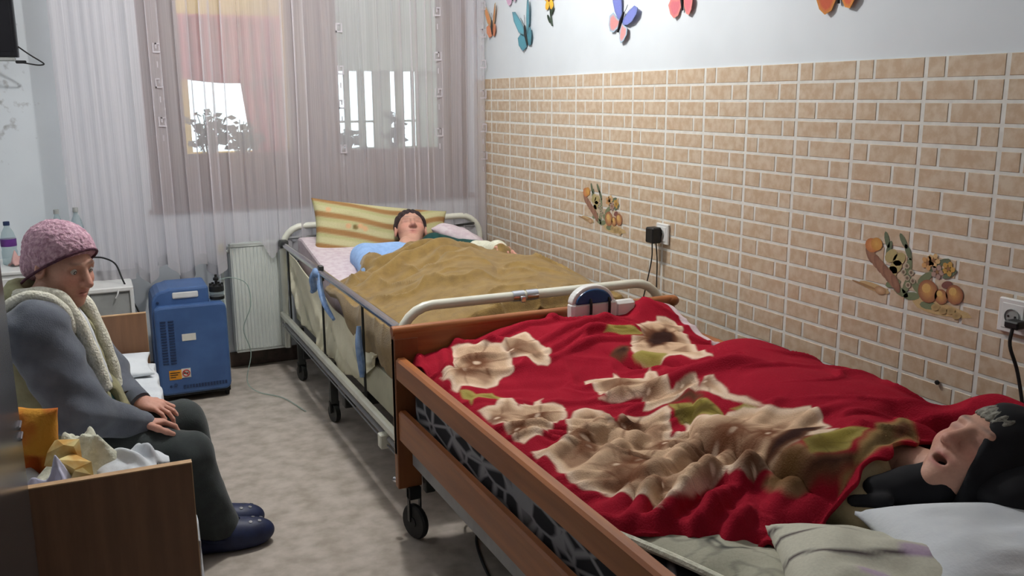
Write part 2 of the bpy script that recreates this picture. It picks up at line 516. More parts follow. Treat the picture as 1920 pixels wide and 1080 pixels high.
def nets(prims, lo, hi, h, warp=None):
    """surface nets over the implicit function"""
    lo = np.array(lo, np.float32); n = np.ceil((np.array(hi)-lo)/h).astype(int)+1
    ax = [lo[i]+h*np.arange(n[i], dtype=np.float32) for i in range(3)]
    F = np.empty(tuple(n), np.float32)
    YZ = np.stack(np.meshgrid(ax[1], ax[2], indexing='ij'), -1).reshape(-1, 2)
    step = max(1, int(250000/len(YZ)))
    for i in range(0, n[0], step):
        xs = ax[0][i:i+step]
        P = np.empty((len(xs), len(YZ), 3), np.float32)
        P[..., 0] = xs[:, None]; P[..., 1:] = YZ[None]
        P = P.reshape(-1, 3)
        d = evaluate(prims, P)
        if warp is not None: d = d+warp(P)
        F[i:i+step] = d.reshape(len(xs), n[1], n[2])
    S = F < 0
    cs = [(a, b, c) for a in (0, 1) for b in (0, 1) for c in (0, 1)]
    vw = lambda A, o: A[o[0]:n[0]-1+o[0], o[1]:n[1]-1+o[1], o[2]:n[2]-1+o[2]]
    cnt = sum(vw(S, o).astype(np.int8) for o in cs)
    mixed = (cnt > 0) & (cnt < 8)
    ii = np.argwhere(mixed)
    acc = np.zeros((len(ii), 3), np.float32); num = np.zeros(len(ii), np.float32)
    for o in cs:
        for q in range(3):
            if o[q] == 1: continue
            o2 = list(o); o2[q] = 1
            fa = F[ii[:, 0]+o[0], ii[:, 1]+o[1], ii[:, 2]+o[2]]
            fb = F[ii[:, 0]+o2[0], ii[:, 1]+o2[1], ii[:, 2]+o2[2]]
            cr = (fa < 0) != (fb < 0)
            t = np.where(cr, fa/np.where(cr, fa-fb, 1), 0)
            p = np.tile(np.array(o, np.float32), (len(ii), 1)); p[:, q] = t
            acc += np.where(cr[:, None], p, 0); num += cr
    V = lo+h*(ii+acc/num[:, None])
    idx = -np.ones(tuple(n-1), int); idx[mixed] = np.arange(len(ii))
    quads = []
    for q in range(3):
        a, b = [(1, 2), (2, 0), (0, 1)][q]
        sl0 = [slice(1, -1)]*3; sl0[q] = slice(0, -1)
        sl1 = [slice(1, -1)]*3; sl1[q] = slice(1, None)
        s0 = S[tuple(sl0)]; s1 = S[tuple(sl1)]
        e = np.argwhere(s0 != s1); fl = s0[s0 != s1]
        off = np.ones(3, int); off[q] = 0
        e = e+off
        def cell(da, db):
            c = e.copy(); c[:, a] += da; c[:, b] += db
            return idx[c[:, 0], c[:, 1], c[:, 2]]
        Q = np.stack([cell(-1, -1), cell(0, -1), cell(0, 0), cell(-1, 0)], 1)
        Q = np.where(fl[:, None], Q, Q[:, ::-1])
        quads.append(Q)
    Fq = np.concatenate(quads)
    Fq = Fq[(Fq >= 0).all(1)]
    return V, Fq

def noise3(P, s, seed=0.):
    return (np.sin(P[:, 0]*s+seed+1.7*np.sin(P[:, 2]*s*.7+seed))*np.sin(P[:, 1]*s*1.1+seed*2+1.3*np.sin(P[:, 0]*s*.6))
            * np.sin(P[:, 2]*s*.9+seed*.5+1.1*np.sin(P[:, 1]*s*.8)))

def frame_from(up, fwd):
    up = Vector(up).normalized(); f = Vector(fwd); f = (f-up*f.dot(up)).normalized()
    r = f.cross(up)
    return np.array([r, f, up]).T             # columns: right, forward, up

def jointed(V, F, sets):
    """append further surfaces to one body mesh"""
    VV = [V]; FF = [F]; k = len(V)
    for v, f in sets:
        VV.append(v); FF.append(f+k); k += len(v)
    return np.concatenate(VV), np.concatenate(FF)

def head_surface(c, R, s=1., mouth_open=0., neck=None, h=.0032, ears=True, closed=False):
    """head with brow, eye sockets, nose, lips, chin and ears; R's columns are right, forward, up"""
    c = np.array(c, float)
    L = lambda p: c+s*(R@np.array(p, float))
    e = lambda p, r, k=.02, sign=1: ellipsoid(L(p), np.array(r)*s, R, k*s, sign)
    cp = lambda a, b, r0, r1=None, k=.015: capsule(L(a), L(b), r0*s, (r1 if r1 is not None else r0)*s, k*s)
    m = mouth_open
    pr = [e((0, -.012, .03), (.072, .090, .088)), e((0, .028, -.03), (.056, .060, .075), .03),
          e((0, .045, -.07-m*.5), (.040, .042, .034), .03), e((0, .072, -.094-m), (.019, .016, .015), .022),
          e((.036, .058, -.024), (.024, .022, .022), .03), e((-.036, .058, -.024), (.024, .022, .022), .03),
          cp((-.034, .074, .028), (.034, .074, .028), .010, None, .02),
          e((.031, .092, .010), (.019, .014, .011), .014, -1), e((-.031, .092, .010), (.019, .014, .011), .014, -1),
          cp((0, .086, .016), (0, .110, -.024), .0075, .0125, .012),
          e((.012, .098, -.029), (.009, .010, .008), .008), e((-.012, .098, -.029), (.009, .010, .008), .008),
          e((.0065, .101, -.037), (.0032, .006, .004), .004, -1), e((-.0065, .101, -.037), (.0032, .006, .004), .004, -1),
          cp((-.021, .078, -.052), (.021, .078, -.052), .006, None, .008), cp((0, .084, -.051), (0, .084, -.0515), .007, None, .01),
          cp((-.017, .076, -.066-m*.8), (.017, .076, -.066-m*.8), .0075, None, .008),
          e((.078, -.004, -.004), (.008, .019, .030), .008), e((-.078, -.004, -.004), (.008, .019, .030), .008),
          e((.084, .000, .0), (.005, .009, .014), .005, -1), e((-.084, .000, .0), (.005, .009, .014), .005, -1)]
    if not ears: pr = pr[:-4]
    if m > 0:
        pr.append(e((0, .084, -.059-m*.4), (.017, .022, .004+m*.42), .006, -1))
    else:
        pr.append(e((0, .091, -.0588), (.022, .010, .0016), .003, -1))
    for sx in (-1, 1):                       # upper and lower lids
        if closed: pr.append(cp((sx*.045, .068, .010), (sx*.018, .076, .010), .0085, None, .006))
        else:
            pr.append(cp((sx*.046, .068, .0165), (sx*.017, .076, .0160), .0072, None, .005)); pr.append(cp((sx*.044, .068, .0025), (sx*.019, .074, .003), .0055, None, .005))
    if neck is not None:
        pr.append(capsule(L((0, -.02, -.06)), np.array(neck, float), .047*s, .052*s, .03*s))
    P0 = np.array([L((0, 0, .02))])
    pts = np.array([L((x, y, z)) for x in (-.1, .1) for y in (-.115, .135) for z in (-.14-m, .13)])
    if neck is not None: pts = np.concatenate([pts, [np.array(neck)-.06, np.array(neck)+.06]])
    V, F = nets(pr, pts.min(0)-.01, pts.max(0)+.01, h)
    q = (V-c)@R/s
    base = np.array(lin((196, 150, 130)))
    Cc = np.tile(base, (len(V), 1))
    def spot(p, r, col, w=1.):
        d = np.sqrt((((q-np.array(p))/np.array(r))**2).sum(1)); a = (w*np.exp(-d*d))[:, None]
        Cc[:] = Cc*(1-a)+np.array(lin(col))*a
    spot((.04, .07, -.02), (.03, .04, .025), (198, 128, 112), .6); spot((-.04, .07, -.02), (.03, .04, .025), (198, 128, 112), .6)
    spot((0, .11, -.024), (.018, .02, .016), (196, 126, 112), .6)
    for sx in (-1, 1):
        spot((sx*.032, .08, .010), (.020, .03, .010), (150, 104, 92), .7)
        spot((sx*.032, .085, .034), (.022, .02, .005), (110, 92, 84), .75)
        spot((sx*.08, 0, -.004), (.012, .02, .03), (200, 138, 124), .6)
    spot((0, .086, -.0525), (.024, .02, .006), (170, 98, 94), .85); spot((0, .084, -.066-m*.8), (.020, .02, .007), (170, 98, 94), .85)
    if m > 0: spot((0, .070, -.059-m*.4), (.018, .012, .005+m*.4), (70, 30, 30), .95)
    return V, F, Cc

def eyes(c, R, s, parent, look=(0, 1, 0)):
    c = np.array(c, float)
    Lk = lambda p: Vector(c+s*(R@np.array(p, float)))
    for sx in (-1, 1):
        b = MB(); b.ell(Lk((sx*.031, .0725, .0095)), (.0115*s,)*3, 14, 10)
        eb = b.build('eyeball', 'eye', parent, auto=False)
        d = R@np.array(look, float); d = Vector(d).normalized()
        b = MB(); b.lathe([(.0001, .0105*s), (.0056*s, .0107*s), (.0060*s, .0094*s)], Lk((sx*.031, .0725, .0095)), 12, d)
        b.build('iris', 'iris', eb, auto=False)

def hand_surface(wrist, direction, normal, thumb_side, curl=.5, s=1., spread=.10, h=.0026):
    """palm, four unequal jointed fingers and a thumb leaving the side of the palm; normal = back of the hand"""
    w = np.array(wrist, float)
    R = np.array(frame_from(normal, direction))            # right, forward (to the fingertips), up (back of hand)
    ts = thumb_side
    L = lambda p: w+s*(R@np.array(p, float))
    pr = [ellipsoid(L((0, .045, 0)), np.array((.040, .050, .015))*s, R, .012*s), capsule(L((0, -.03, 0)), L((0, .02, 0)), .025*s, .027*s, .02*s)]
    lens = [(.040, .024, .020), (.045, .028, .022), (.041, .026, .021), (.032, .020, .018)]
    for i, ln in enumerate(lens):
        x = ts*(.030-.020*i); y0 = .082-.006*abs(i-1.2); p = np.array((x, y0, .002)); sp = ts*spread*(1.2-i)
        ang = curl*.55
        pr.append(capsule(L((x*.7, .03, .002)), L(p), .010*s, .0098*s, .008*s))
        r = .0092-.0006*(i == 3)
        for jn, l in enumerate(ln):
            d = np.array((math.sin(sp), math.cos(ang)*math.cos(sp), -math.sin(ang)))
            q = p+d*l
            pr.append(capsule(L(p), L(q), r*s, (r-.0009)*s, .003*s))
            p = q; r -= .0009; ang += curl*.85
    p = np.array((ts*.030, .018, -.004)); dirs = [(ts*.75, .60, -.30), (ts*.35, .85, -.40), (ts*.10, .92, -.40)]
    for jn, (l, r) in enumerate(((.040, .0125), (.030, .0105), (.024, .0095))):
        d = np.array(dirs[jn]); d = d/np.linalg.norm(d); q = p+d*l
        pr.append(capsule(L(p), L(q), r*s, (r-.001)*s, .008*s)); p = q
    pts = np.array([L((x, y, z)) for x in (-.09, .09) for y in (-.06, .19) for z in (-.10, .03)])
    return nets(pr, pts.min(0)-.005, pts.max(0)+.005, h)

# ================================================================== THE ROOM
def structure(name, mb, material, parent=None, **k):
    o = mb.build(name, material, parent, **k)
    if parent is None: o['kind'] = 'structure'
    return o
structure('floor', MB().box(-3.15, -6.0, -.1, .1, .28, 0), 'floor', smooth=False)
structure('ceiling', MB().box(-3.15, -6.0, 2.75, .1, .28, 2.85), 'ceiling', smooth=False)
structure('wall_left', MB().box(-3.15, -6.0, 0, -3.05, .28, 2.75), 'paint_white', smooth=False)
structure('wall_front', MB().box(-3.05, -6.0, 0, 0, -5.9, 2.75), 'paint_white', smooth=False)
wb = MB()
wb.box(-3.05, 0, 0, 0, .28, .90); wb.box(-3.05, 0, .90, -1.856, .28, 2.25)
wb.box(-3.05, 0, 2.25, 0, .28, 2.75); wb.box(-.025, 0, .90, 0, .28, 2.25)
structure('wall_back', wb, 'stained', smooth=False)
wall_right = structure('wall_right', MB().box(0, -5.9, 0, .1, .28, 2.75), 'paint_white', smooth=False)
ZT = 1.5763; RH = .060262; T0 = .2279; TW = .25
structure('grout', MB().box(-.004, -5.9, 0, 0, 0, ZT), 'grout', wall_right, smooth=False)

# printed-brick wainscot: each brick proud of its grout; row pattern repeats every tile of four rows
SPLIT = (.265, .645, .355, .745)
def brick_mesh(w, hgt, pd=.0014):
    b = MB(); c = .0012
    # u runs towards -Y (to the right when facing the wall)
    o = [(-w/2, -hgt/2), (w/2, -hgt/2), (w/2, hgt/2), (-w/2, hgt/2)]
    i = [(-w/2+c, -hgt/2+c), (w/2-c, -hgt/2+c), (w/2-c, hgt/2-c), (-w/2+c, hgt/2-c)]
    V = [(0, -u, v) for u, v in o] + [(-pd, -u, v) for u, v in i]
    F = [(4, 5, 6, 7)] + [(k, (k+1) % 4, (k+1) % 4+4, k+4) for k in range(4)]
    b.add(V, F); return b
brick_cache = {}
far_bricks = MB(); count = 0
for col in range(-1, 23):
    y0 = 0. if col < 0 else -(T0+TW*col)
    y1 = -T0 if col < 0 else y0-TW
    if y1 < -5.9: y1 = -5.9
    if y0 <= -5.9: break
    for row in range(26):
        z1 = ZT-RH*row; z0 = z1-RH
        top_gap = .0058 if row % 4 == 0 else .0046
        bot_gap = .0058 if row % 4 == 3 else .0046
        if row == 0: top_gap = .001
        sp = SPLIT[row % 4]
        full0 = -(T0+TW*col) if col >= 0 else -T0+TW
        js = [full0, full0-TW*sp, full0-TW]
        for k in range(2):
            a = js[k]-(.0066 if k == 0 else .0046); bb = js[k+1]+(.0066 if k == 1 else .0046)
            a = min(a, y0-.002); bb = max(bb, y1+.002)
            w = a-bb
            if w < .012: continue
            hgt = RH-top_gap-bot_gap
            cy = (a+bb)/2; cz = z0+bot_gap+hgt/2
            near = 5 <= col <= 13 and row < 16 and count < 300
            if near:
                key = (k, row % 4, row == 0)
                if key not in brick_cache:
                    o = brick_mesh(w, hgt).build('brick', 'brick', wall_right, smooth=False)
                    o.location = (-.004, cy, cz); brick_cache[key] = o
                else:
                    o = brick_cache[key].copy(); o.location = (-.004, cy, cz); COL.objects.link(o); o.parent = wall_right
                count += 1
            else:
                bm_ = brick_mesh(w, hgt)
                far_bricks.add([(v[0]-.004, v[1]+cy, v[2]+cz) for v in bm_.v], bm_.f)
tag(far_bricks.build('brick_rows', 'brick', wall_right, smooth=False), kind='stuff')

# fruit printed across pairs of tiles
def fruit_print(ytop):
    b = MB()
    def W(u, v, d): return (-.0062-d, ytop-u, .853+v)
    def blob(u, v, ru, rv, col, lay, ang=0., n=14, col2=None, wob=0.):
        ca, sa = math.cos(ang), math.sin(ang); V = [W(u, v, lay*.0003)]; Fs = []
        for k in range(n):
            t = 2*PI*k/n; q = 1+wob*math.sin(3*t+u*90)
            x, y = ru*q*math.cos(t), rv*q*math.sin(t)
            V.append(W(u+x*ca-y*sa, v+x*sa+y*ca, lay*.0003))
        Fs = [(0, 1+(k+1) % n, 1+k) for k in range(n)]
        mute = lambda c_: lin(tuple(a_*.74+g_*.26 for a_, g_ in zip(c_, (192, 168, 142))))
        i0 = len(b.v); b.add(V, Fs, mute(col))
        if col2 is not None: b.c[i0] = mute(col2)
    def leaf(u, v, l, w_, ang, col, lay): blob(u, v, l, w_, col, lay, ang, 10)
    blob(.36, .035, .10, .020, (196, 168, 116), 0, -.05, wob=.15); blob(.13, .050, .06, .012, (190, 160, 112), 0, -.1)
    for (u, v, a) in ((.20, .075, .4), (.23, .055, -.3), (.27, .05, .2), (.25, .08, 1.2), (.29, .075, -.6), (.33, .035, .1), (.31, .11, .7), (.25, .13, 1.4)):
        leaf(u, v, .030, .012, a, (92, 112, 82), 1)
    for (u, v, a) in ((.165, .20, 1.9), (.175, .175, 1.3), (.225, .205, 2.2), (.245, .175, 2.1), (.365, .165, .4), (.345, .14, .1), (.39, .135, .6)):
        leaf(u, v, .026, .009, a, (70, 92, 72), 1)
    for (u, v) in ((.205, .125), (.19, .105), (.215, .15), (.185, .155)):
        leaf(u, v, .026, .018, .7, (166, 154, 100), 2)
    # basket
    for i in range(7):
        t = i/6
        blob(.105+.105*t, .148-.072*t, .030, .013, ((104, 66, 54), (128, 86, 70))[i % 2], 3+i*.1, -1.05, col2=(142, 96, 78))
    blob(.110, .176, .026, .022, (176, 92, 44), 4, 0, col2=(214, 142, 84)); blob(.128, .182, .022, .020, (188, 122, 46), 4.2, 0, col2=(214, 160, 76))
    for (u, v) in ((.235, .115), (.25, .10), (.262, .118), (.245, .135), (.27, .095), (.255, .08)):
        blob(u, v, .010, .009, (168, 160, 140), 4, 0, 8); blob(u, v, .005, .005, (92, 76, 66), 4.4, 0, 8)
    for (u, v, c) in ((.315, .155, (206, 152, 92)), (.335, .165, (214, 176, 120)), (.385, .150, (186, 142, 60)), (.35, .135, (160, 130, 124))):
        for k in range(5):
            t = 2*PI*k/5; blob(u+.012*math.cos(t), v+.012*math.sin(t), .010, .008, c, 4, t, 8)
        blob(u, v, .006, .006, (126, 84, 52), 4.6, 0, 8)
    for (u, v, r_) in ((.325, .075, .034), (.412, .082, .028), (.37, .068, .022)):
        blob(u, v, r_, r_*.98, (128, 66, 48), 5, 0, 18, col2=(214, 160, 84)); blob(u-.006, v+.008, r_*.45, r_*.4, (214, 170, 92), 5.5, .5, 12)
    blob(.385, .105, .018, .010, (104, 54, 54), 4.8, .4)
    for (u, v) in ((.355, .035), (.38, .030), (.405, .035), (.425, .025)): blob(u, v, .015, .010, (178, 150, 96), 5.2, .3, 10, col2=(140, 116, 74))
    blob(.095, .050, .055, .004, (146, 108, 70), 3, -.12); blob(.155, .045, .022, .013, (158, 116, 78), 3.2, 0, col2=(208, 172, 136))
    o = b.build('fruit_print', 'flat_print', wall_right, smooth=False, colours=True)
    return o
fruit_print(-2.978); fruit_print(-1.228)

structure('baseboard_back', MB().box(-3.05, -.014, 0, -.01, 0, .085, .003), 'baseboard', smooth=False)

# ------------------------------------------------------------------ window and what lies beyond it
win = empty('window_1', (-.94, .12, .9), None, None); win['kind'] = 'structure'
MB().box(-1.856, .08, .90, -1.70, .16, 2.25, .005).build('jamb', 'frame_brown', win, smooth=False)
MB().box(-.15, .08, .90, -.025, .16, 2.25, .005).build('jamb', 'frame_brown', win, smooth=False)
MB().box(-1.70, .08, .90, -.15, .16, 1.13, .005).build('bottom_panel', 'frame_brown', win, smooth=False)
MB().box(-1.70, .08, 2.12, -.15, .16, 2.25, .005).build('head_rail', 'frame_brown', win, smooth=False)
MB().box(-1.04, .07, 1.13, -.86, .17, 2.12, .005).build('mullion', 'frame_brown', win, smooth=False)
MB().box(-1.87, -.02, .88, -.025, .10, .905, .004).build('sill', 'frame_brown', win, smooth=False)
for x0, x1 in ((-1.70, -1.04), (-.86, -.15)):
    s = MB()
    s.box(x0, .095, 1.13, x0+.05, .145, 2.12); s.box(x1-.05, .095, 1.13, x1, .145, 2.12)
    s.box(x0+.05, .095, 1.13, x1-.05, .145, 1.18); s.box(x0+.05, .095, 2.07, x1-.05, .145, 2.12)
    so = s.build('sash', 'frame_brown', win, smooth=False)
    MB().box(x0+.05, .118, 1.18, x1-.05, .122, 2.07).build('pane', 'glass', so, smooth=False)
pw = MB()
pw.box(-2.8, 1.3, 1.12, -1.50, 1.42, 1.66); pw.box(-1.10, 1.3, 1.12, -.73, 1.42, 1.66)
pw.box(-2.8, 1.3, 0, -.73, 1.42, 1.12); pw.box(-2.8, 1.3, 1.66, -.73, 1.42, 3.0)
structure('wall_porch', pw, 'yellow', smooth=False)
pg = MB(); pg.box(-.73, 1.3, 1.12, -.52, 1.42, 1.66); pg.box(.10, 1.3, 1.12, 1.2, 1.42, 1.66); pg.box(-.73, 1.3, 0, 1.2, 1.42, 1.12); pg.box(-.73, 1.3, 1.66, 1.2, 1.42, 3.0)
structure('wall_porch_far', pg, 'porch_grey', smooth=False)
structure('wall_porch_end', MB().box(-.76, 1.16, 0, -.70, 1.3, 3.0).box(-.70, 1.22, 1.66, 1.2, 1.3, 3.0), 'porch_grey', smooth=False)
structure('floor_porch', MB().box(-2.8, .28, -.1, 1.2, 1.42, 0), 'porch_grey', smooth=False)
w2 = empty('window_2', (-.2, 1.35, 1.12), None, None); w2['kind'] = 'structure'
for x0, x1 in ((-.455, -.415), (-.355, -.305), (-.245, -.115), (-.075, -.015), (.045, .065)): MB().box(x0, 1.33, 1.12, x1, 1.36, 1.66, .003).build('mullion', 'porch_grey', w2, smooth=False)
MB().box(-.52, 1.335, 1.30, .10, 1.355, 1.315).build('glazing_bar', 'porch_grey', w2, smooth=False)

def hanging(name, x0, x1, y, ztop, zbot, material, label, cat, amp=.018, waves=9, left=None, thick=.004):
    n = 90; mz = 24
    P = np.zeros((n, mz, 3))
    for i in range(n):
        s = i/(n-1)
        for j in range(mz):
            q = j/(mz-1)
            z = ztop+(zbot(s) - ztop)*q if callable(zbot) else ztop+(zbot-ztop)*q
            xl = x0 if left is None else left(q)
            P[i, j] = (xl+(x1-xl)*s, y+amp*math.sin(s*waves*2*PI+.6*math.sin(s*7)), z)
    o = sheet(name, P, material, None, thick)
    return tag(o, label, cat)
hanging('drape', -1.56, -.90, 1.19, 2.0, lambda s: 1.60-.03*math.sin(s*PI), 'red_drape', 'faded red drape band across the top of the porch window', 'curtain')
hanging('drape', -1.17, -.90, 1.21, 1.66, 1.10, 'red_drape', 'faded red side drape hanging below the red band in the porch', 'curtain', waves=4,
        left=lambda q: -1.19+.06*q)
hanging('yellow_curtain', -.90, -.79, 1.17, 2.25, 1.14, 'yellow', 'narrow yellow curtain strip beside the faded red drape in the porch', 'curtain', waves=2, amp=.012)

def plant(x, y, z, h, spread, n, label):
    root = empty('potted_plant', (x, y, z), label, 'plant', 'plants on the outer window ledge')
    MB().lathe([(.045, 0), (.06, .09), (.066, .095), (.066, .11), (.055, .11), (.05, .10)], (x, y, z), 16).build('pot', 'pot', root)
    st = MB(); lf = MB()
    for k in range(n):
        a = random.uniform(0, 2*PI); rr = random.uniform(.25, 1)*spread; hh = h*random.uniform(.45, 1)
        tip = Vector((x+rr*math.cos(a), y+.5*rr*math.sin(a), z+.1+hh))
        base = Vector((x, y, z+.09)); mid = (base+tip)/2+Vector((0, 0, .05))
        st.tube([base, mid, tip], .0025, 5, smooth=3)
        for q in range(4):
            t = random.uniform(.45, 1); p = base.lerp(tip, t)+Vector((0, 0, .05*math.sin(t*PI)))
            b2 = random.uniform(0, 2*PI); l = random.uniform(.035, .06)
            d = Vector((math.cos(b2), math.sin(b2)*.7, random.uniform(-.4, .5))).normalized(); s = d.orthogonal().normalized()*l*.36
            lf.add([p, p+d*l*.5+s, p+d*l, p+d*l*.5-s], [(0, 1, 2, 3)])
    st.build('stems', 'leaf', root); tag(lf.build('foliage', 'leaf', root, smooth=False), kind='stuff')
structure('trim_1', MB().box(-1.86, .28, .93, -.02, .50, .97, .004), 'frame_brown', smooth=False)   # outer ledge
plant(-1.50, .38, .97, .34, .12, 34, 'bushy dark potted plant at the left end of the outer window ledge')
plant(-1.32, .39, .97, .29, .14, 36, 'low dark potted plant beside the bushy plant on the outer ledge')
plant(-.70, .39, .97, .22, .12, 22, 'short potted plant just right of the window mullion')
plant(-.40, .38, .97, .34, .10, 14, 'taller potted plant behind the right hand window pane')

# ------------------------------------------------------------------ sheer curtain
def curtain_point(x, z):
    w = sm(x, -2.0, -1.75)
    dens = 46+26*sm(x, -1.0, -.6)
    ph = dens*x+1.9*np.sin(x*7.3)+1.1*np.sin(x*17.1+.8)+.25*np.sin(z*2.1+x*5)
    amp = (.006+.016*w)*(1+.35*np.sin(x*11.7+1.))
    y = -.152+amp*np.sin(ph)+.004*np.sin(x*140+z*1.3)
    xx = x+(.006+.011*w)*np.sin(2*ph+.7)*np.clip(1-np.abs(x+1.1)/1.12, 0, 1)**.25
    return xx, y
NX, NZ = 900, 46
cx = np.linspace(-2.245, -.014, NX)
hem = .585+.035*np.cos(cx*2*PI/.165)*np.clip(1.2-.4*np.cos(cx*9), .5, 1.3)+.012*np.sin(cx*23)
hem = np.where(cx < -1.97, .575, hem)
hem = hem+(.66-.35*(hem-.6)-hem)*sm(cx, -1.30, -1.26)*(1-sm(cx, -.9, -.8))
hem = hem+(.722-hem)*sm(cx, -1.53, -1.49)*(1-sm(cx, -1.33, -1.28))
P = np.zeros((NX, NZ, 3))
for j in range(NZ):
    q = j/(NZ-1)
    z = 2.62+(hem-2.62)*q
    xx, yy = curtain_point(cx, z)
    P[:, j, 0] = xx; P[:, j, 1] = yy; P[:, j, 2] = z
V = P.reshape(-1, 3)
curtain = tag(put('sheer_curtain', V, grid_faces(NX, NZ), 'sheer', None, True), 'long lilac white sheer curtain with scalloped hem over the window', 'curtain')
MB().bar((-2.3, -.15, 2.635), (-.01, -.15, 2.635), .012).build('curtain_rail', 'white_plastic', curtain)
# the doubled hem, a denser strip on the front of the cloth
hn = 700; hx = np.linspace(-2.24, -.02, hn); hz = np.interp(hx, cx, hem); P = np.zeros((hn, 5, 3))
for j in range(5):
    z = hz+.055*(1-j/4)-.003; xx, yy = curtain_point(hx, z); P[:, j] = np.stack([xx, yy-.004, z], -1)
hk = np.repeat(((hx < -1.50) | (hx > -1.27))[:, None], 5, 1); hv, hf, _ = prune(P.reshape(-1, 3), grid_faces(hn, 5, hk))
put('hem_band', hv, hf, 'hem', curtain, True)
# woven key motifs running down the curtain
mo = MB()
KEY = [[(0, 1), (0, 0), (1, 0), (1, 1), (.45, 1), (.45, .5)], [(1, 1), (1, 0), (0, 0), (0, 1), (.55, 1), (.55, .5)]]
def motif(x, z, flip, s=.030):
    pts = KEY[flip]
    path = [(x+(a-.5)*s, z+(b-.5)*s*1.35) for a, b in pts]
    for (a, b), (c, d) in zip(path[:-1], path[1:]):
        n = 3
        hx = .0032 if abs(a-c) < 1e-6 else 0; hz = .0036 if abs(b-d) < 1e-6 else 0
        x0, x1 = min(a, c)-.0032, max(a, c)+.0032; z0, z1 = min(b, d)-.0036, max(b, d)+.0036
        y = float(min(curtain_point(np.array([x0, (x0+x1)/2, x1]), np.array([b]*3))[1]))-.003
        mo.add([(x0, y, z0), (x1, y, z0), (x1, y, z1), (x0, y, z1)], [(0, 1, 2, 3)])
for xcol, zlist in ((-.035, (1.98, 1.83, 1.66, 1.49, 1.30, 1.14)), (-.86, (2.02, 1.84, 1.62, 1.44, 1.20)), (-.30, (1.94, 1.70, 1.50, 1.28)), (-1.78, (1.72, 1.55, 1.36))):
    for i, z in enumerate(zlist):
        motif(xcol, z, i % 2)
        y = float(curtain_point(np.array([xcol]), np.array([z]))[1][0])-.004
        mo.add([(xcol-.003, y, z-.095), (xcol+.003, y, z-.095), (xcol+.003, y, z-.065), (xcol-.003, y, z-.065)], [(0, 1, 2, 3)])
tag(mo.build('woven_motif', 'woven', curtain, smooth=False), kind='stuff')

# ------------------------------------------------------------------ on the tiled wall
def butterfly(name, y, z, size, rot, cols, label, cat='wall decoration', lift=.16, shape=0):
    root = empty(name, (-.006, y, z), label, cat, 'butterfly stickers on the white wall')
    ca, sa = math.cos(rot), math.sin(rot)
    def W(u, v, out): return Vector((-.004-out, y-(u*ca-v*sa)*size, z+(u*sa+v*ca)*size))
    fore = [(.02, .02), (.16, .30), (.34, .52), (.52, .56), (.55, .44), (.46, .22), (.30, .06), (.10, -.04)]
    hind = [(.02, -.02), (.16, -.02), (.34, .02), (.42, -.10), (.36, -.28), (.26, -.38), (.14, -.34), (.05, -.18)]
    if shape == 1:
        fore = [(.02, .0), (.14, .34), (.34, .66), (.46, .70), (.44, .46), (.30, .14), (.1, -.04)]
        hind = [(.02, -.02), (.22, .08), (.36, .02), (.36, -.16), (.22, -.34), (.05, -.30)]
    for nm, out, c, c2 in (('fore_wing', fore, cols[0], cols[1]), ('hind_wing', hind, cols[2], cols[3])):
        for sx in (-1, 1):
            b = MB(); n = len(out); cu = sum(p[0] for p in out)/n; cv = sum(p[1] for p in out)/n
            f = lambda u, v: W(sx*u, v, abs(u)*size*lift)
            ring = [f(u, v) for u, v in out]; mid = [f(cu+(u-cu)*.62, cv+(v-cv)*.62) for u, v in out]; cen = f(cu, cv)
            V = ring+mid+[cen]; Cc = [lin(c)]*n+[lin(c2)]*(n+1)
            Fs = [(k, (k+1) % n, (k+1) % n+n, k+n) for k in range(n)]+[(k+n, (k+1) % n+n, 2*n) for k in range(n)]
            if sx < 0: Fs = [tuple(reversed(q)) for q in Fs]
            b.v = [tuple(p) for p in V]; b.f = Fs; b.c = Cc
            o = b.build(nm, 'flat_print', root, smooth=False, colours=True)
            so = o.modifiers.new('thickness', 'SOLIDIFY'); so.thickness = .002
    b = MB(); b.tube([W(0, -.26, .004), W(0, 0, .007), W(0, .2, .006)], lambda t: size*(.018+.022*math.sin(PI*min(1, t*.9+.05))), 8)
    b.tube([W(0, .18, .006), W(.06, .30, .008), W(.10, .42, .012)], size*.006, 5); b.tube([W(0, .18, .006), W(-.06, .30, .008), W(-.10, .42, .012)], size*.006, 5)
    b.build('body', 'black_plastic', root)
    return root
butterfly('butterfly_sticker', -.253, 1.862, .17, .05, [(176, 160, 130), (206, 142, 96), (200, 128, 96), (208, 138, 106)],
          'small orange and tan butterfly sticker close to the curtain edge', shape=1)
butterfly('butterfly_sticker', -.69, 1.795, .22, .28, [(96, 128, 140), (98, 158, 174), (80, 124, 138), (84, 142, 158)],
          'teal blue butterfly sticker high on the white wall', shape=1)
butterfly('butterfly_sticker', -1.63, 1.79, .20, -.55, [(112, 124, 180), (120, 128, 196), (150, 190, 210), (214, 148, 146)],
          'blue and purple butterfly sticker tilted to one side')
butterfly('butterfly_sticker', -2.07, 1.845, .19, .05, [(120, 86, 104), (196, 104, 116), (222, 140, 130), (208, 116, 126)],
          'pink and red butterfly sticker at the upper picture edge')
butterfly('butterfly_sticker', -2.88, 1.80, .20, .1, [(196, 128, 52), (206, 120, 58), (206, 140, 62), (196, 92, 62)],
          'orange butterfly sticker at the upper edge nearest the camera')
butterfly('butterfly_sticker', -.52, 2.015, .15, .2, [(226, 220, 226), (216, 196, 214), (206, 176, 196), (196, 160, 186)],
          'pale pink and white butterfly sticker highest above the teal one')
fl = empty('flower_sticker', (-.006, -.97, 1.90), 'yellow flower sticker with a hanging green stem', 'wall decoration')
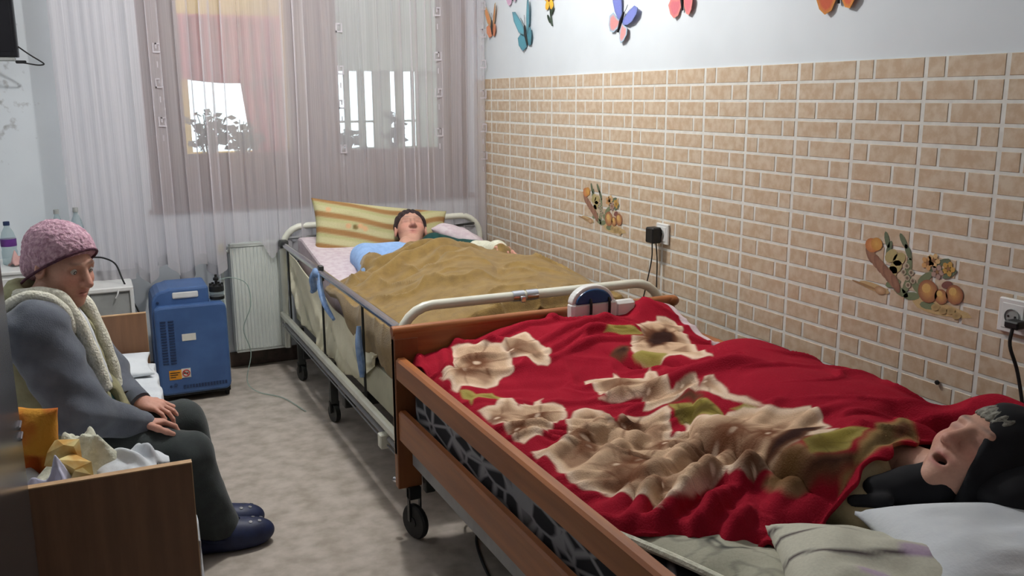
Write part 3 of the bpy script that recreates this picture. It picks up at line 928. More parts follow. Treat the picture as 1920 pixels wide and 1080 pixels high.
for k in range(5):
    a = 2*PI*k/5+.3
    b = MB(); b.ell((-.008, -.955-.035*math.cos(a), 1.945+.035*math.sin(a)), (.003, .026, .020), 10, 6, Matrix.Rotation(-a, 3, 'X'))
    b.build('petal', 'yellow', fl)
MB().ell((-.010, -.955, 1.945), (.004, .014, .014), 10, 6).build('flower_centre', 'pot', fl)
b = MB(); b.tube([(-.007, -.957, 1.925), (-.007, -.968, 1.87), (-.007, -.985, 1.815)], .004, 6, smooth=4); b.build('stem', 'leaf', fl)
for (yy, zz, a) in ((-.95, 1.85, .9), (-.985, 1.885, -.8)):
    MB().ell((-.008, yy, zz), (.002, .028, .010), 10, 6, Matrix.Rotation(a, 3, 'X')).build('leaf', 'leaf', fl)

def socket(y0, z0, label, w=.085, h=.085, n=1):
    root = empty('wall_socket', (-.007, y0, z0), label, 'socket', 'sockets in the tiled wall')
    W_ = w*n
    MB().box(-.018, y0-W_/2, z0-h/2, -.006, y0+W_/2, z0+h/2, .003).build('socket_frame', 'white_plastic', root, smooth=False)
    MB().box(-.020, y0-W_/2+.012, z0-h/2+.012, -.017, y0+W_/2-.012, z0+h/2-.012, .0015).build('socket_face', 'white_plastic', root, smooth=False)
    MB().lathe([(.0205, 0), (.0205, .004), (.019, .004), (.019, .0015), (.0001, .0015)], (-.0195, y0, z0), 20, (-1, 0, 0)).build('socket_well', 'grey_plastic', root)
    for dy in (-.0095, .0095):
        MB().lathe([(.003, 0), (.003, .0012)], (-.0212, y0+dy, z0), 8, (-1, 0, 0)).build('socket_hole', 'black_plastic', root)
    return root
socket(-1.992, .918, 'white wall socket holding the black power adapter')
ad = empty('power_adapter', (-.03, -1.978, .916), 'black plug-in power adapter with two hanging cords', 'adapter')
MB().box(-.068, -2.000, .880, -.022, -1.945, .945, .005).build('adapter_body', 'black_plastic', ad, smooth=False)
for pts in ([(-.045, -1.965, .882), (-.04, -1.955, .80), (-.05, -1.925, .66), (-.06, -1.90, .55), (-.055, -1.90, .42)],
            [(-.040, -1.985, .882), (-.035, -1.99, .80), (-.04, -1.996, .66), (-.05, -2.0, .5), (-.05, -2.0, .40)]):
    b = MB(); b.tube(pts, .0028, 6, smooth=6); b.build('cord', 'rubber', ad)
socket(-3.575, .915, 'white wall socket at the right picture edge above the sleeper', h=.09)
pl = empty('plug', (-.03, -3.60, .90), 'black plug with a cable hanging from the nearer socket', 'plug')
MB().box(-.060, -3.622, .893, -.0215, -3.582, .913, .004).build('plug_body', 'black_plastic', pl, smooth=False)
b = MB(); b.tube([(-.055, -3.605, .895), (-.06, -3.607, .85), (-.05, -3.63, .78), (-.05, -3.66, .66), (-.05, -3.67, .5)], .0045, 8, smooth=6); b.build('cord', 'rubber', pl)
nb = MB(); nb.lathe([(.0045, 0), (.0075, .004), (.006, .008), (.0001, .009)], (-.0065, -3.365, .676), 10, (-1, 0, 0))  # dark dome standing in for a small black hole in the tiles
tag(nb.build('wall_hole', 'rubber', None), 'small dark dome standing in for a hole in the tiles above the red blanket', 'screw')

# ------------------------------------------------------------------ along the window wall
rad = empty('radiator', (-1.34, -.08, .1), 'white ribbed panel radiator under the curtain hem', 'radiator')
prof = []
for i in range(61):
    x = -1.488+.285*i/60
    prof.append((x, -.122-.006*(1 if (i % 4) in (1, 2) else 0)))
b = MB()
nP = len(prof)
V = [(x, y, .125) for x, y in prof]+[(x, y, .69) for x, y in prof]
b.add(V, [(k, k+1, k+1+nP, k+nP) for k in range(nP-1)])
b.build('ribbed_panel', 'radiator', rad, smooth=False)
for z0, z1 in ((.108, .125), (.69, .712)): MB().box(-1.492, -.121, z0, -1.200, -.03, z1, .003).build('rim', 'radiator', rad, smooth=False)
for x0 in (-1.492, -1.208): MB().box(x0, -.121, .125, x0+.008, -.03, .69).build('side_panel', 'radiator', rad, smooth=False)
MB().bar((-1.49, -.075, .665), (-1.535, -.075, .665), .011).bar((-1.535, -.075, .675), (-1.535, -.075, .0), .009).build('pipe', 'radiator', rad)
MB().lathe([(.017, 0), (.023, .006), (.023, .030), (.017, .037)], (-1.535, -.085, .685), 14, (0, -1, .25)).build('valve_knob', 'brass', rad)

# ================================================================== FURNITURE
# ---- oxygen concentrator
cn = empty('oxygen_concentrator', (-1.75, -.42, 0), 'blue oxygen concentrator on castors beside the radiator', 'medical device')
def rounded(x0, z0, x1, z1, r, n=6, corners=(1, 1, 1, 1)):
    pts = []
    for (cx_, cz_, a0, on) in ((x1-r, z1-r, 0, corners[0]), (x0+r, z1-r, 90, corners[1]), (x0+r, z0+r, 180, corners[2]), (x1-r, z0+r, 270, corners[3])):
        if on:
            for k in range(n+1):
                a = math.radians(a0+90*k/n); pts.append((cx_+r*math.cos(a), cz_+r*math.sin(a)))
        else:
            pts.append((x1 if cx_ > (x0+x1)/2 else x0, z1 if cz_ > (z0+z1)/2 else z0))
    return pts
cf = -.535
# shell: outline with a notch for the bottle at its top right and a slot for the handle
b = MB()
out = [(-1.575, .05), (-1.575, .455), (-1.655, .455), (-1.655, .570), (-1.84, .570)]+[(-1.86-.062*math.sin(math.radians(a)), .500+.062*math.cos(math.radians(a))) for a in (0, 20, 40, 60, 80)]+[(-1.926, .44), (-1.926, .05)]
b.prism(out, lambda u, v, d: (u, cf+.05+d, v), .25)
b.build('shell', 'blue_plastic', cn, smooth=False, bevel=.012)
b = MB(); b.prism(rounded(-1.918, .045, -1.583, .492, .03, corners=(1, 1, 1, 1)), lambda u, v, d: (u, cf+d, v), .052)
b.build('front_cover', 'blue_plastic', cn, smooth=False, bevel=.012)
MB().box(-1.825, cf+.044, .520, -1.705, cf+.0495, .550, .004).build('handle_slot', 'white_plastic', cn, smooth=False)
for x in (-1.882, -1.846):
    b = MB()
    for k in range(16): b.box(x-.013, cf-.0025, .205+.014*k, x+.013, cf, .212+.014*k)
    b.build('vent_slots', 'blue_dark', cn, smooth=False)
b = MB()
for k in range(15): b.box(-1.81+.014*k, cf-.0025, .075, -1.80+.014*k, cf, .092)
b.build('bottom_vent', 'blue_dark', cn, smooth=False)
MB().box(-1.800, cf-.002, .315, -1.735, cf, .350, .0008).build('name_plate', 'label_white', cn, smooth=False)
st = MB().box(-1.872, cf-.002, .125, -1.815, cf, .172).build('warning_sticker', 'label_orange', cn, smooth=False)
b = MB()
for k in range(3): b.box(-1.868, cf-.003, .158-.011*k, -1.822-.01*k, cf-.002, .162-.011*k)
b.build('sticker_text', 'black_plastic', st, smooth=False)
st = MB().box(-1.815, cf-.002, .130, -1.772, cf, .176).build('no_smoking_sticker', 'label_white', cn, smooth=False)
b = MB()
b.tube([(-1.7935+.016*math.cos(2*PI*k/20), cf-.003, .153+.016*math.sin(2*PI*k/20)) for k in range(21)], .0022, 6)
b.bar((-1.805, cf-.003, .164), (-1.782, cf-.003, .142), .002, 6); b.build('prohibition_ring', 'label_red', st)
b = MB(); b.box(-1.806, cf-.0035, .151, -1.783, cf-.002, .155); b.build('cigarette', 'black_plastic', st, smooth=False)
MB().lathe([(.007, 0), (.007, .004), (.0001, .005)], (-1.895, cf+.05, .505), 10, (0, -1, 0)).build('screw', 'blue_dark', cn)
MB().lathe([(.008, 0), (.008, .004), (.0001, .005)], (-1.845, cf, .098), 10, (0, -1, 0)).lathe([(.006, 0), (.006, .004), (.0001, .005)], (-1.868, cf, .092), 10, (0, -1, 0)).build('foot_screws', 'blue_dark', cn)
MB().box(-1.915, cf+.03, .028, -1.585, cf+.28, .05).build('base', 'black_plastic', cn, smooth=False)
for x in (-1.90, -1.60):
    for y in (cf+.055, cf+.26):
        b = MB(); b.lathe([(.012, -.01), (.019, -.008), (.019, .008), (.012, .01)], (x, y, .019), 12, (1, 0, 0)); b.box(x-.012, y-.012, .02, x+.012, y+.012, .045)
        b.build('castor', 'rubber', cn)
hb = MB(); hb.lathe([(.031, 0), (.034, .006), (.034, .075), (.030, .08)], (-1.614, cf+.075, .457), 20)
hbo = hb.build('humidifier_cup', 'clear', cn)
MB().lathe([(.0355, 0), (.0355, .015)], (-1.614, cf+.075, .495), 20).build('cup_band', 'black_plastic', hbo)
b = MB(); b.lathe([(.036, 0), (.036, .026), (.028, .032)], (-1.614, cf+.075, .535), 20)
for k in range(6): b.box(-1.614+.028*math.cos(k*PI/3)-.006, cf+.075+.028*math.sin(k*PI/3)-.006, .56, -1.614+.028*math.cos(k*PI/3)+.006, cf+.075+.028*math.sin(k*PI/3)+.006, .575)
b.lathe([(.007, 0), (.007, .02), (.014, .024), (.014, .034), (.006, .040), (.006, .052)], (-1.614, cf+.075, .566), 12); b.build('cup_lid', 'black_plastic', hbo)
b = MB(); b.tube([(-1.60, cf+.07, .59), (-1.54, cf+.05, .60), (-1.47, cf+.04, .56), (-1.46, cf+.04, .45), (-1.50, cf+.05, .33), (-1.47, cf+.06, .2), (-1.50, cf+.05, .06), (-1.46, cf+.0, .008), (-1.36, cf-.15, .006), (-1.30, cf-.4, .006)], .0024, 6, smooth=6)
b.build('oxygen_hose', 'tube_clear', cn)

# ---- far bed : enamelled steel hospital bed
fb = empty('hospital_bed', (-.68, -1.2, 0), 'cream white steel hospital bed in the corner by the window', 'bed')
def hoop(y, x0, x1, z0, z1, r=.0175, rc=.12, mat_='white_metal', nm='end_hoop'):
    p = [(x0, y, z0), (x0, y, z1-rc)]
    for k in range(1, 7):
        a = PI-k*PI/12; p.append((x0+rc+rc*math.cos(a), y, z1-rc+rc*math.sin(a)))
    p.append((x1-rc, y, z1))
    for k in range(1, 7):
        a = PI/2-k*PI/12; p.append((x1-rc+rc*math.cos(a), y, z1-rc+rc*math.sin(a)))
    p.append((x1, y, z0))
    b = MB(); b.tube(p, r, 12); return b.build(nm, mat_, fb)
fo = hoop(-2.205, -1.222, -.16, .12, .772)
he = hoop(-.16, -1.222, -.06, .12, .792)
b = MB(); b.bar((-.80, -2.205, .772), (-.755, -2.205, .772), .0205, 14).bar((-.745, -2.205, .772), (-.70, -2.205, .772), .0205, 14)
b.box(-.775, -2.235, .752, -.755, -2.20, .775, .003); b.build('hoop_clamp', 'chrome', fo)
b = MB(); b.bar((-1.20, -.16, .73), (-.08, -.16, .73), .008).bar((-1.20, -.16, .60), (-.08, -.16, .60), .008); b.build('head_bars', 'grey_metal', fb)
b = MB(); b.ell((-.30, -.175, .745), (.018, .014, .012), 10, 8).bar((-.30, -.17, .735), (-.08, -.17, .748), .005); b.build('head_latch', 'dark_metal', fb)
tr = MB().bar((-1.222, -.19, .700), (-1.222, -2.19, .700), .0155, 14).build('top_rail', 'chrome', fb)
b = MB(); b.box(-1.245, -.225, .685, -1.200, -.165, .725, .006); b.build('rail_bracket', 'dark_metal', fb)
b = MB(); b.box(-1.248, -2.205, .285, -1.222, -.06, .318, .006); b.build('lower_rail', 'white_metal', fb, smooth=False)
b = MB(); b.bar((-1.230, -.08, .252), (-1.230, -2.2, .252), .010, 10); b.build('release_bar', 'grey_metal', fb)
b = MB(); b.bar((-1.236, -.10, .235), (-1.236, -2.2, .228), .0035, 8); b.build('release_cable', 'grey_metal', fb)
MB().box(-1.262, -2.06, .215, -1.225, -2.02, .27, .004).build('release_catch', 'white_metal', fb, smooth=False)
for y in (-.30, -1.06, -1.735):
    MB().bar((-1.222, y, .31), (-1.222, y, .695), .0055, 8).build('rail_rod', 'dark_metal', fb)
MB().box(-1.235, -1.075, .66, -1.212, -1.045, .73, .003).build('rail_clip', 'dark_metal', fb, smooth=False)
MB().box(-1.175, -2.17, .285, -1.150, -.20, .435, .004).build('side_panel', 'cream_panel', fb, smooth=False)
MB().box(-.215, -2.17, .285, -.190, -.20, .435, .004).build('side_panel', 'cream_panel', fb, smooth=False)
MB().box(-1.15, -2.17, .40, -.215, -.20, .435).build('mattress_base', 'grey_metal', fb, smooth=False)
for x, y in ((-1.205, -.42), (-1.205, -1.115), (-.25, -.42), (-.25, -1.115)):
    b = MB(); b.box(x-.018, y-.018, .09, x+.018, y+.018, .29, .003)
    b.lathe([(.02, -.012), (.042, -.011), (.042, .011), (.02, .012)], (x, y, .043), 18, (1, .25, 0))
    b.box(x-.022, y-.012, .045, x-.014, y+.012, .1); b.box(x+.014, y-.012, .045, x+.022, y+.012, .1)
    b.build('castor_leg', 'dark_metal', fb)
for y0 in (-1.30, -.45): MB().box(-1.20, y0, .12, -.25, y0+.05, .17, .004).build('undercarriage', 'dark_metal', fb, smooth=False)
for pts, w in (([(-1.235, -1.00, .702), (-1.245, -.98, .66), (-1.236, -.96, .61), (-1.240, -.93, .585)], .018), ([(-1.232, -1.08, .70), (-1.24, -1.10, .64), (-1.235, -1.16, .57), (-1.22, -1.25, .52)], .014),
               ([(-1.235, -1.72, .60), (-1.24, -1.73, .53), (-1.236, -1.74, .45), (-1.238, -1.75, .40)], .016)):
    b = MB(); b.tube(pts, lambda t, w=w: w*(.55+.45*math.sin(PI*t)), 8, smooth=5); b.build('tie_strap', 'blue_cloth', fb)
b = MB(); b.ell((-1.236, -1.02, .69), (.016, .05, .022), 12, 8); b.build('strap_knot', 'blue_cloth', fb)

# mattress with the head end a little raised
prof = [(-2.165, .437), (-.205, .437), (-.205, .735), (-.30, .745), (-.95, .64), (-1.2, .628), (-2.15, .625), (-2.165, .60)]
b = MB(); b.prism(prof, lambda u, v, d: (-1.150+d, u, v), .94)
tag(b.build('mattress', 'pink_sheet', None, smooth=False, bevel=.02), 'pale pink sheeted mattress of the corner hospital bed', 'mattress')

# cream sheet hanging in swags over the window bed's open side
hemY = [-.06, -.26, -.43, -.73, -1.14, -1.45, -1.62, -1.75, -1.80]
hemZ = [.56, .41, .31, .29, .265, .30, .36, .44, .50]
ny, nz = 150, 40
Y = np.linspace(-.12, -1.79, ny)
Zb = np.interp(-Y, -np.array(hemY), hemZ)
P = np.zeros((ny, nz, 3))
for j in range(nz):
    q = j/(nz-1); zt = np.interp(-Y, [0, .6, 1.0, 1.8], [.66, .60, .55, .50])
    z = zt+(Zb-zt)*q
    swag = .010*np.sin((Y*7+q*5.2)*2.4)*q+.012*np.sin(Y*13+3.1*q+.8*np.sin(Y*5))*(.3+.7*q)
    drop = .006*np.sin(9*(z+.8*np.abs(np.sin(Y*3.6+.9)))*4)*q
    P[:, j, 0] = -1.185+swag+drop; P[:, j, 1] = Y; P[:, j, 2] = z
tag(sheet('draped_sheet', P, 'cream_sheet', None, .003), 'cream sheet hanging in swags down the side of the steel bed', 'sheet')

# ---- near bed : beech care bed
nbed = empty('care_bed', (-.74, -3.4, 0), 'brown beech wood care bed with slatted sides in front', 'bed')
MB().box(-1.288, -2.345, .30, -.19, -2.315, .726, .004).build('footboard', 'oakx', nbed, smooth=False)
b = MB(); b.tube([(-1.29, -2.33, .728), (-.20, -2.33, .728)], .017, 10); b.ell((-.195, -2.33, .722), (.03, .022, .022), 12, 8); b.build('footboard_cap', 'oakx', nbed)
for x0, x1 in ((-1.288, -1.205), (-.273, -.19)):
    MB().box(x0, -2.347, .182, x1, -2.313, .705, .003).build('post', wood('post_beech', (150, 92, 52), (126, 74, 42), axis=2), nbed, smooth=False)
MB().box(-1.20, -2.37, .16, -1.165, -2.335, .60, .003).build('lift_column', 'dark_metal', nbed, smooth=False)
MB().box(-.30, -2.37, .16, -.265, -2.335, .60, .003).build('lift_column', 'dark_metal', nbed, smooth=False)
MB().box(-1.29, -4.47, .30, -.19, -4.44, .80, .004).build('headboard', 'oakx', nbed, smooth=False)
for x in (-1.286, -.225):
    MB().box(x, -4.44, .566, x+.036, -2.347, .643, .007).build('side_rail', 'oak', nbed, smooth=False)
    MB().box(x+.004, -4.44, .355, x+.034, -2.347, .462, .007).build('side_rail', 'oak', nbed, smooth=False)
for x in (-1.245, -.245):
    MB().box(x, -4.42, .270, x+.035, -2.37, .342, .004).build('frame_bar', 'grey_metal', nbed, smooth=False)
MB().box(-1.21, -4.40, .34, -.245, -2.37, .365).build('mattress_base', 'grey_metal', nbed, smooth=False)
for x, y in ((-1.247, -2.335), (-.235, -2.335), (-1.247, -4.44), (-.235, -4.44)):
    w = MB(); w.lathe([(.030, -.013), (.056, -.012), (.061, -.006), (.061, .006), (.056, .012), (.030, .013)], (x+.012, y-.02, .061), 24, (1, .35, 0))
    w.lathe([(.0001, -.017), (.018, -.016), (.018, .016), (.0001, .017)], (x+.012, y-.02, .061), 14, (1, .35, 0))
    cs = w.build('castor', 'rubber', nbed)
    f = MB(); f.box(x-.010, y-.022, .06, x-.004, y+.0, .185, .002); f.box(x+.028, y-.026, .06, x+.034, y-.004, .185, .002); f.box(x-.010, y-.026, .14, x+.034, y+.01, .185, .004)
    f.build('fork', 'black_plastic', cs, smooth=False)
MB().lathe([(.010, 0), (.010, .02), (.0001, .024)], (-1.272, -2.30, .195), 10, (-.4, .6, 0)).build('corner_bolt', 'chrome', nbed)
MB().box(-1.05, -2.9, .14, -.42, -2.55, .24, .01).build('lift_motor', 'dark_metal', nbed, smooth=False)
for pts in ([(-1.10, -2.40, .30), (-1.06, -2.33, .12), (-1.00, -2.35, .012), (-1.06, -2.47, .006), (-1.10, -2.62, .006), (-1.13, -2.80, .006)],
            [(-1.05, -2.50, .27), (-1.0, -2.48, .10), (-1.0, -2.54, .012), (-1.02, -2.63, .006), (-1.0, -2.8, .006)]):
    b = MB(); b.tube(pts, .0048, 8, smooth=7); b.build('motor_cable', 'rubber', nbed)
b = MB(); b.box(-1.232, -4.42, .366, -.228, -2.362, .565, .02)
tag(b.build('mattress', 'camo', None, smooth=False), 'mattress with dark pebble print showing between the beech rails', 'mattress')

# pump hung on the footboard
pu = empty('mattress_pump', (-.52, -2.33, .74), 'white mattress pump with blue dome hung on the footboard', 'medical device')
b = MB(); b.box(-.655, -2.395, .660, -.470, -2.347, .768, .010); b.box(-.475, -2.390, .66, -.39, -2.350, .758, .010); b.build('pump_case', 'white_plastic', pu, smooth=False)
def dome(rx, rz, y0, y1, mat_, nm, seg=18):
    b = MB(); pts = [(-.568+rx*math.cos(PI*k/seg), .762+rz*math.sin(PI*k/seg)) for k in range(seg+1)]
    b.prism(pts, lambda u, v, d: (u, y0+d, v), y1-y0); return b.build(nm, mat_, pu, smooth=False, bevel=.006)
dome(.086, .064, -2.388, -2.352, 'white_plastic', 'dome_rim'); dome(.073, .052, -2.396, -2.386, 'blue_dome', 'dome_panel')
for x in (-.585, -.510):
    b = MB(); b.tube([(x, -2.400, .700), (x, -2.402, .765), (x+.002, -2.380, .782), (x+.002, -2.330, .780), (x+.002, -2.300, .755), (x+.002, -2.297, .70)], .005, 8, smooth=5); b.build('hook', 'rubber', pu)

# ---- left bed with plain board ends
lb = empty('low_bed', (-2.42, -1.9, 0), 'low bed with plain brown board ends at the left', 'bed')
def board(y0, y1, z1, x0=-2.86, x1=-1.972):
    o = MB().box(x0, y0, .03, x1, y1, z1).build('end_board', 'panelwood', lb, smooth=False)
    MB().box(x0, y0-.001, z1, x1+.002, y1+.001, z1+.003).box(x1, y0-.001, .03, x1+.002, y1+.001, z1).build('edge_band', 'paneledge', o, smooth=False)
board(-2.856, -2.836, .597); board(-.990, -.970, .572)
MB().box(-1.995, -2.836, .12, -1.975, -.990, .27).build('side_board', 'panelwood', lb, smooth=False)
MB().box(-2.86, -2.836, .12, -2.84, -.990, .27).build('side_board', 'panelwood', lb, smooth=False)
MB().box(-2.84, -2.836, .17, -1.995, -.99, .20).build('bed_slab', 'panelwood', lb, smooth=False)
b = MB(); b.box(-2.835, -2.83, .201, -2.0, -.995, .352, .03)
tag(b.build('mattress', 'white_cloth', None, smooth=False), 'thin mattress lying in the low brown bed', 'mattress')
# sheet over that mattress, with a corner hanging low behind the end board
n1, n2 = 90, 60
yy = np.linspace(-2.80, -1.05, n1); P = np.zeros((n1, n2, 3))
for j in range(n2):
    q = j/(n2-1)
    top = q < .55
    x = -2.78+(q/.55)*.815 if top else np.full(n1, -1.962)
    dl = .14+.02*np.sin(yy*6)+.13*np.exp(-((yy+2.30)/.16)**2)
    z = np.full(n1, .362) if top else .362-(q-.55)/.45*dl
    P[:, j, 0] = x+(.006*np.sin(yy*31+q*4) if not top else 0); P[:, j, 1] = yy; P[:, j, 2] = z+(.004*vnoise(yy, np.full(n1, q), 9) if top else 0)
tag(sheet('bed_sheet', P, 'white_cloth', None, .004), 'white sheet over the low brown bed hanging at its side', 'sheet')
tag(pillow('pillow', (-2.20, -1.145, .392), (1, 0, 0), (0, .99, .08), (0, -.08, .99), .23, .13, .026, 'white_cloth'), 'small white pillow against the far board of the low bed', 'pillow')

# things piled on the low bed behind its near board
def crumple(name, c, rx, ry, h, material, label, cat, seed, peaks=6, sharp=1.6, n=56, rot=0.):
    rng = np.random.default_rng(seed)
    u, v = np.meshgrid(np.linspace(-1, 1, n), np.linspace(-1, 1, n), indexing='ij')
    rr = np.sqrt(u*u+v*v)
    edge = 1+.12*np.sin(5*np.arctan2(v, u)+seed)+.08*np.sin(9*np.arctan2(v, u)+2*seed)
    fall = np.clip(1-(rr/edge)**2.4, 0, 1)
    z = h*(.35+.12*vnoise(u+seed, v, 2.5))*fall**.6
    for _ in range(peaks):
        a = rng.uniform(0, 2*PI); px_, py_ = rng.uniform(-.55, .55, 2); hh = rng.uniform(.35, .75)*h
        d = np.abs((u-px_)*math.sin(a)-(v-py_)*math.cos(a)); al = (u-px_)*math.cos(a)+(v-py_)*math.sin(a)
        z += hh*np.exp(-(d/.13)**sharp)*np.exp(-(al/.75)**2)*fall**.7*.8
    ca, sa = math.cos(rot), math.sin(rot)
    P = np.stack([c[0]+(u*ca*rx-v*sa*ry), c[1]+(u*sa*rx+v*ca*ry), c[2]+z], -1)
    keep = (rr < edge)
    return tag(sheet(name, P, material, None, .004, keep), label, cat)
crumple('crochet_cloth', (-2.215, -2.58, .50), .125, .12, .085, 'cream_cloth', 'crumpled cream crochet cloth on the low bed beside the sitting person', 'cloth', 3, 7, 1.3)
crumple('towel', (-2.10, -2.62, .525), .09, .10, .07, 'white_cloth', 'white towel lump at the right end behind the brown board', 'towel', 8, 2, 2.4)
crumple('lilac_cloth', (-2.30, -2.74, .515), .085, .07, .10, 'lilac_cloth', 'pale lilac cloth bunched at the left end behind the board', 'cloth', 5, 3)
crumple('clothes_heap', (-2.30, -2.52, .364), .34, .28, .15, 'white_cloth', 'heap of white bed linen under the cream crochet cloth', 'linen', 12, 5)
pb = empty('paper_bag', (-2.24, -2.72, .5), 'crumpled yellow and brown paper bag in the pile on the low bed', 'bag')
rng = np.random.default_rng(4)
b = MB()
for k, (x, y, z, s) in enumerate(((-2.262, -2.66, .585, .050), (-2.235, -2.70, .560, .052), (-2.215, -2.74, .545, .045))):
    pts = [Vector((x+rng.uniform(-1, 1)*s, y+rng.uniform(-1, 1)*s*.6, z+rng.uniform(-1, 1)*s)) for _ in range(14)]
    bmx = None
    import bmesh
    bmx = bmesh.new()
    for p in pts: bmx.verts.new(p)
    bmesh.ops.convex_hull(bmx, input=bmx.verts)
    bmx.verts.index_update()
    b.add([v.co.copy() for v in bmx.verts], [[v.index for v in f.verts] for f in bmx.faces]); bmx.free()
b.build('bag_paper', 'paper_yellow', pb, smooth=False)
tag(pillow('cushion', (-2.345, -2.50, .575), (.93, -.36, -.10), (.06, -.12, .99), (-.34, -.93, -.08), .078, .118, .045, 'orange_cloth', wrinkle=.008, power=2.), 'orange and yellow plush cushion leaning beside the dark locker', 'cushion')

# ---- dark locker at the very front left
lk = empty('locker', (-2.55, -3.35, 0), 'glossy dark grey locker cut off by the left picture edge', 'cabinet')
MB().box(-2.80, -3.75, .04, -2.318, -2.95, 1.55, .006).build('carcass', 'locker', lk, smooth=False)
MB().box(-2.79, -3.74, 0, -2.33, -2.96, .04).build('plinth', 'black_plastic', lk, smooth=False)
MB().box(-2.79, -3.768, .05, -2.325, -3.75, 1.54, .004).build('door', 'locker', lk, smooth=False)
b = MB(); b.bar((-2.36, -3.775, .80), (-2.36, -3.775, 1.0), .006); b.build('door_handle', 'chrome', lk)
for z in (.80, .775): MB().box(-2.330, -3.02, z-.004, -2.312, -2.975, z+.004, .002).build('side_latch', 'chrome', lk, smooth=False)

# ---- behind the low bed: bedside cabinet, tub, bottles, television
ns = empty('bedside_cabinet', (-2.55, -.28, 0), 'white bedside cabinet against the window wall behind the sitting person', 'cabinet')
MB().box(-2.80, -.42, .05, -2.20, -.03, .685, .004).build('cabinet_body', 'white_plastic', ns, smooth=False)
MB().box(-2.81, -.43, .685, -2.19, -.02, .702, .004).build('cabinet_top', 'white_plastic', ns, smooth=False)
MB().box(-2.79, -.436, .38, -2.21, -.42, .67, .003).build('drawer', 'white_plastic', ns, smooth=False)
MB().box(-2.79, -.436, .07, -2.21, -.42, .37, .003).build('door', 'white_plastic', ns, smooth=False)
def bottle(x, y, z, h, r, label, cap, lab=None, name='water_bottle'):
    root = empty(name, (x, y, z), label, 'bottle', 'bottles on the bedside cabinet')
    MB().lathe([(r*.9, 0), (r, h*.03), (r, h*.30), (r*.93, h*.36), (r, h*.42), (r, h*.60), (r*.75, h*.75), (r*.36, h*.87), (r*.33, h*.93)], (x, y, z), 20).build('bottle_body', 'clear', root)
    MB().lathe([(r*.42, 0), (r*.42, h*.085), (r*.38, h*.09)], (x, y, z+h*.91), 14).build('bottle_cap', cap, root)
    if lab: MB().lathe([(r*1.02, h*.43), (r*1.02, h*.60)], (x, y, z), 20).build('bottle_label', lab, root)
    return root
bottle(-2.515, -.21, .703, .205, .034, 'clear plastic water bottle with a purple label and dark cap', 'blue_dark', 'label_purple')
bottle(-2.30, -.16, .703, .245, .030, 'clear bottle whose grey cap peeks above the lilac hat', 'grey_plastic')
bottle(-2.215, -.16, .703, .25, .030, 'clear bottle with grey cap nearer the curtain behind the hat', 'grey_plastic')
crumple('pink_cloth', (-2.475, -.25, .703), .05, .06, .07, mat('pink_fabric', (206, 164, 160), .9), 'small pink cloth on the bedside cabinet beside the bottle', 'cloth', 6, 3, n=24)
tb = empty('plastic_tub', (-2.09, -.26, .42), 'grey plastic tub with white rim standing behind the low bed', 'tub')
MB().box(-2.19, -.36, .05, -2.00, -.09, .552, .008).build('tub_body', 'grey_plastic', tb, smooth=False)
MB().box(-2.198, -.372, .552, -1.992, -.08, .578, .006).box(-2.01, -.372, .05, -1.992, -.36, .56, .003).build('tub_rim', 'white_plastic', tb, smooth=False)
b = MB(); b.tube([(-2.06, -.375, .565), (-2.065, -.38, .545), (-2.075, -.378, .525)], .004, 6, smooth=4); b.build('tub_latch', 'white_plastic', tb)
b = MB(); b.tube([(-2.16, -.19, .705), (-2.11, -.21, .700), (-2.06, -.25, .672), (-2.035, -.30, .60), (-2.00, -.33, .50), (-1.965, -.36, .40), (-1.955, -.40, .28), (-1.96, -.46, .12)], .0042, 8, smooth=7)
tag(b.build('power_cable', 'rubber', None), 'black cable arching over the grey tub towards the concentrator', 'cable')
tv = empty('television', (-2.70, -.12, 1.95), 'black television on the wall at the upper left corner', 'television')
Rz = Matrix.Rotation(math.radians(-4), 3, 'Z')
def tvbox(nm, m, x0, y0, z0, x1, y1, z1, ch=.004):
    b = MB(); b.box(x0, y0, z0, x1, y1, z1, ch); b.v = [tuple(Rz @ Vector((v[0]+2.385, v[1]+.2, v[2]))+Vector((-2.385, -.2, 0))) for v in b.v]
    return b.build(nm, m, tv, smooth=False)
tvbox('casing', 'tv', -3.0, -.20, 1.665, -2.385, -.15, 2.03); tvbox('screen', 'tv', -2.985, -.203, 1.69, -2.40, -.199, 2.015, .001)
tvbox('lower_trim', 'grey_plastic', -3.0, -.20, 1.648, -2.40, -.16, 1.664, .003); tvbox('wall_mount', 'dark_metal', -2.75, -.15, 1.75, -2.65, .10, 1.90)
b = MB(); b.tube([(-2.39, -.165, 1.72), (-2.34, -.16, 1.68), (-2.29, -.158, 1.645), (-2.285, -.158, 1.635), (-2.31, -.16, 1.632), (-2.36, -.165, 1.640), (-2.40, -.17, 1.645)], .0035, 6, smooth=6)
b.build('aerial_cable', 'rubber', tv)
MB().box(-2.40, -.178, 1.638, -2.355, -.158, 1.652, .003).build('cable_plug', 'rubber', tv, smooth=False)

# ================================================================== PEOPLE
def unit(v):
    v = np.array(v, float); return v/np.linalg.norm(v)

def body_mesh(root, prims, lo, hi, head, hands, h=.009):
    """one body: trunk and limbs, head and hands in finer resolution, one mesh object"""
    V, F = nets(prims, lo, hi, h)
    C = np.tile(np.array(lin((196, 150, 130))), (len(V), 1))
    hv, hf, hc = head
    VV, FF = jointed(V, F, [(hv, hf)]+hands)
    CC = np.concatenate([C, hc]+[np.tile(np.array(lin((198, 146, 128))), (len(v), 1)) for v, f in hands])
    return put('body', VV, FF, 'skin', root, True, CC)

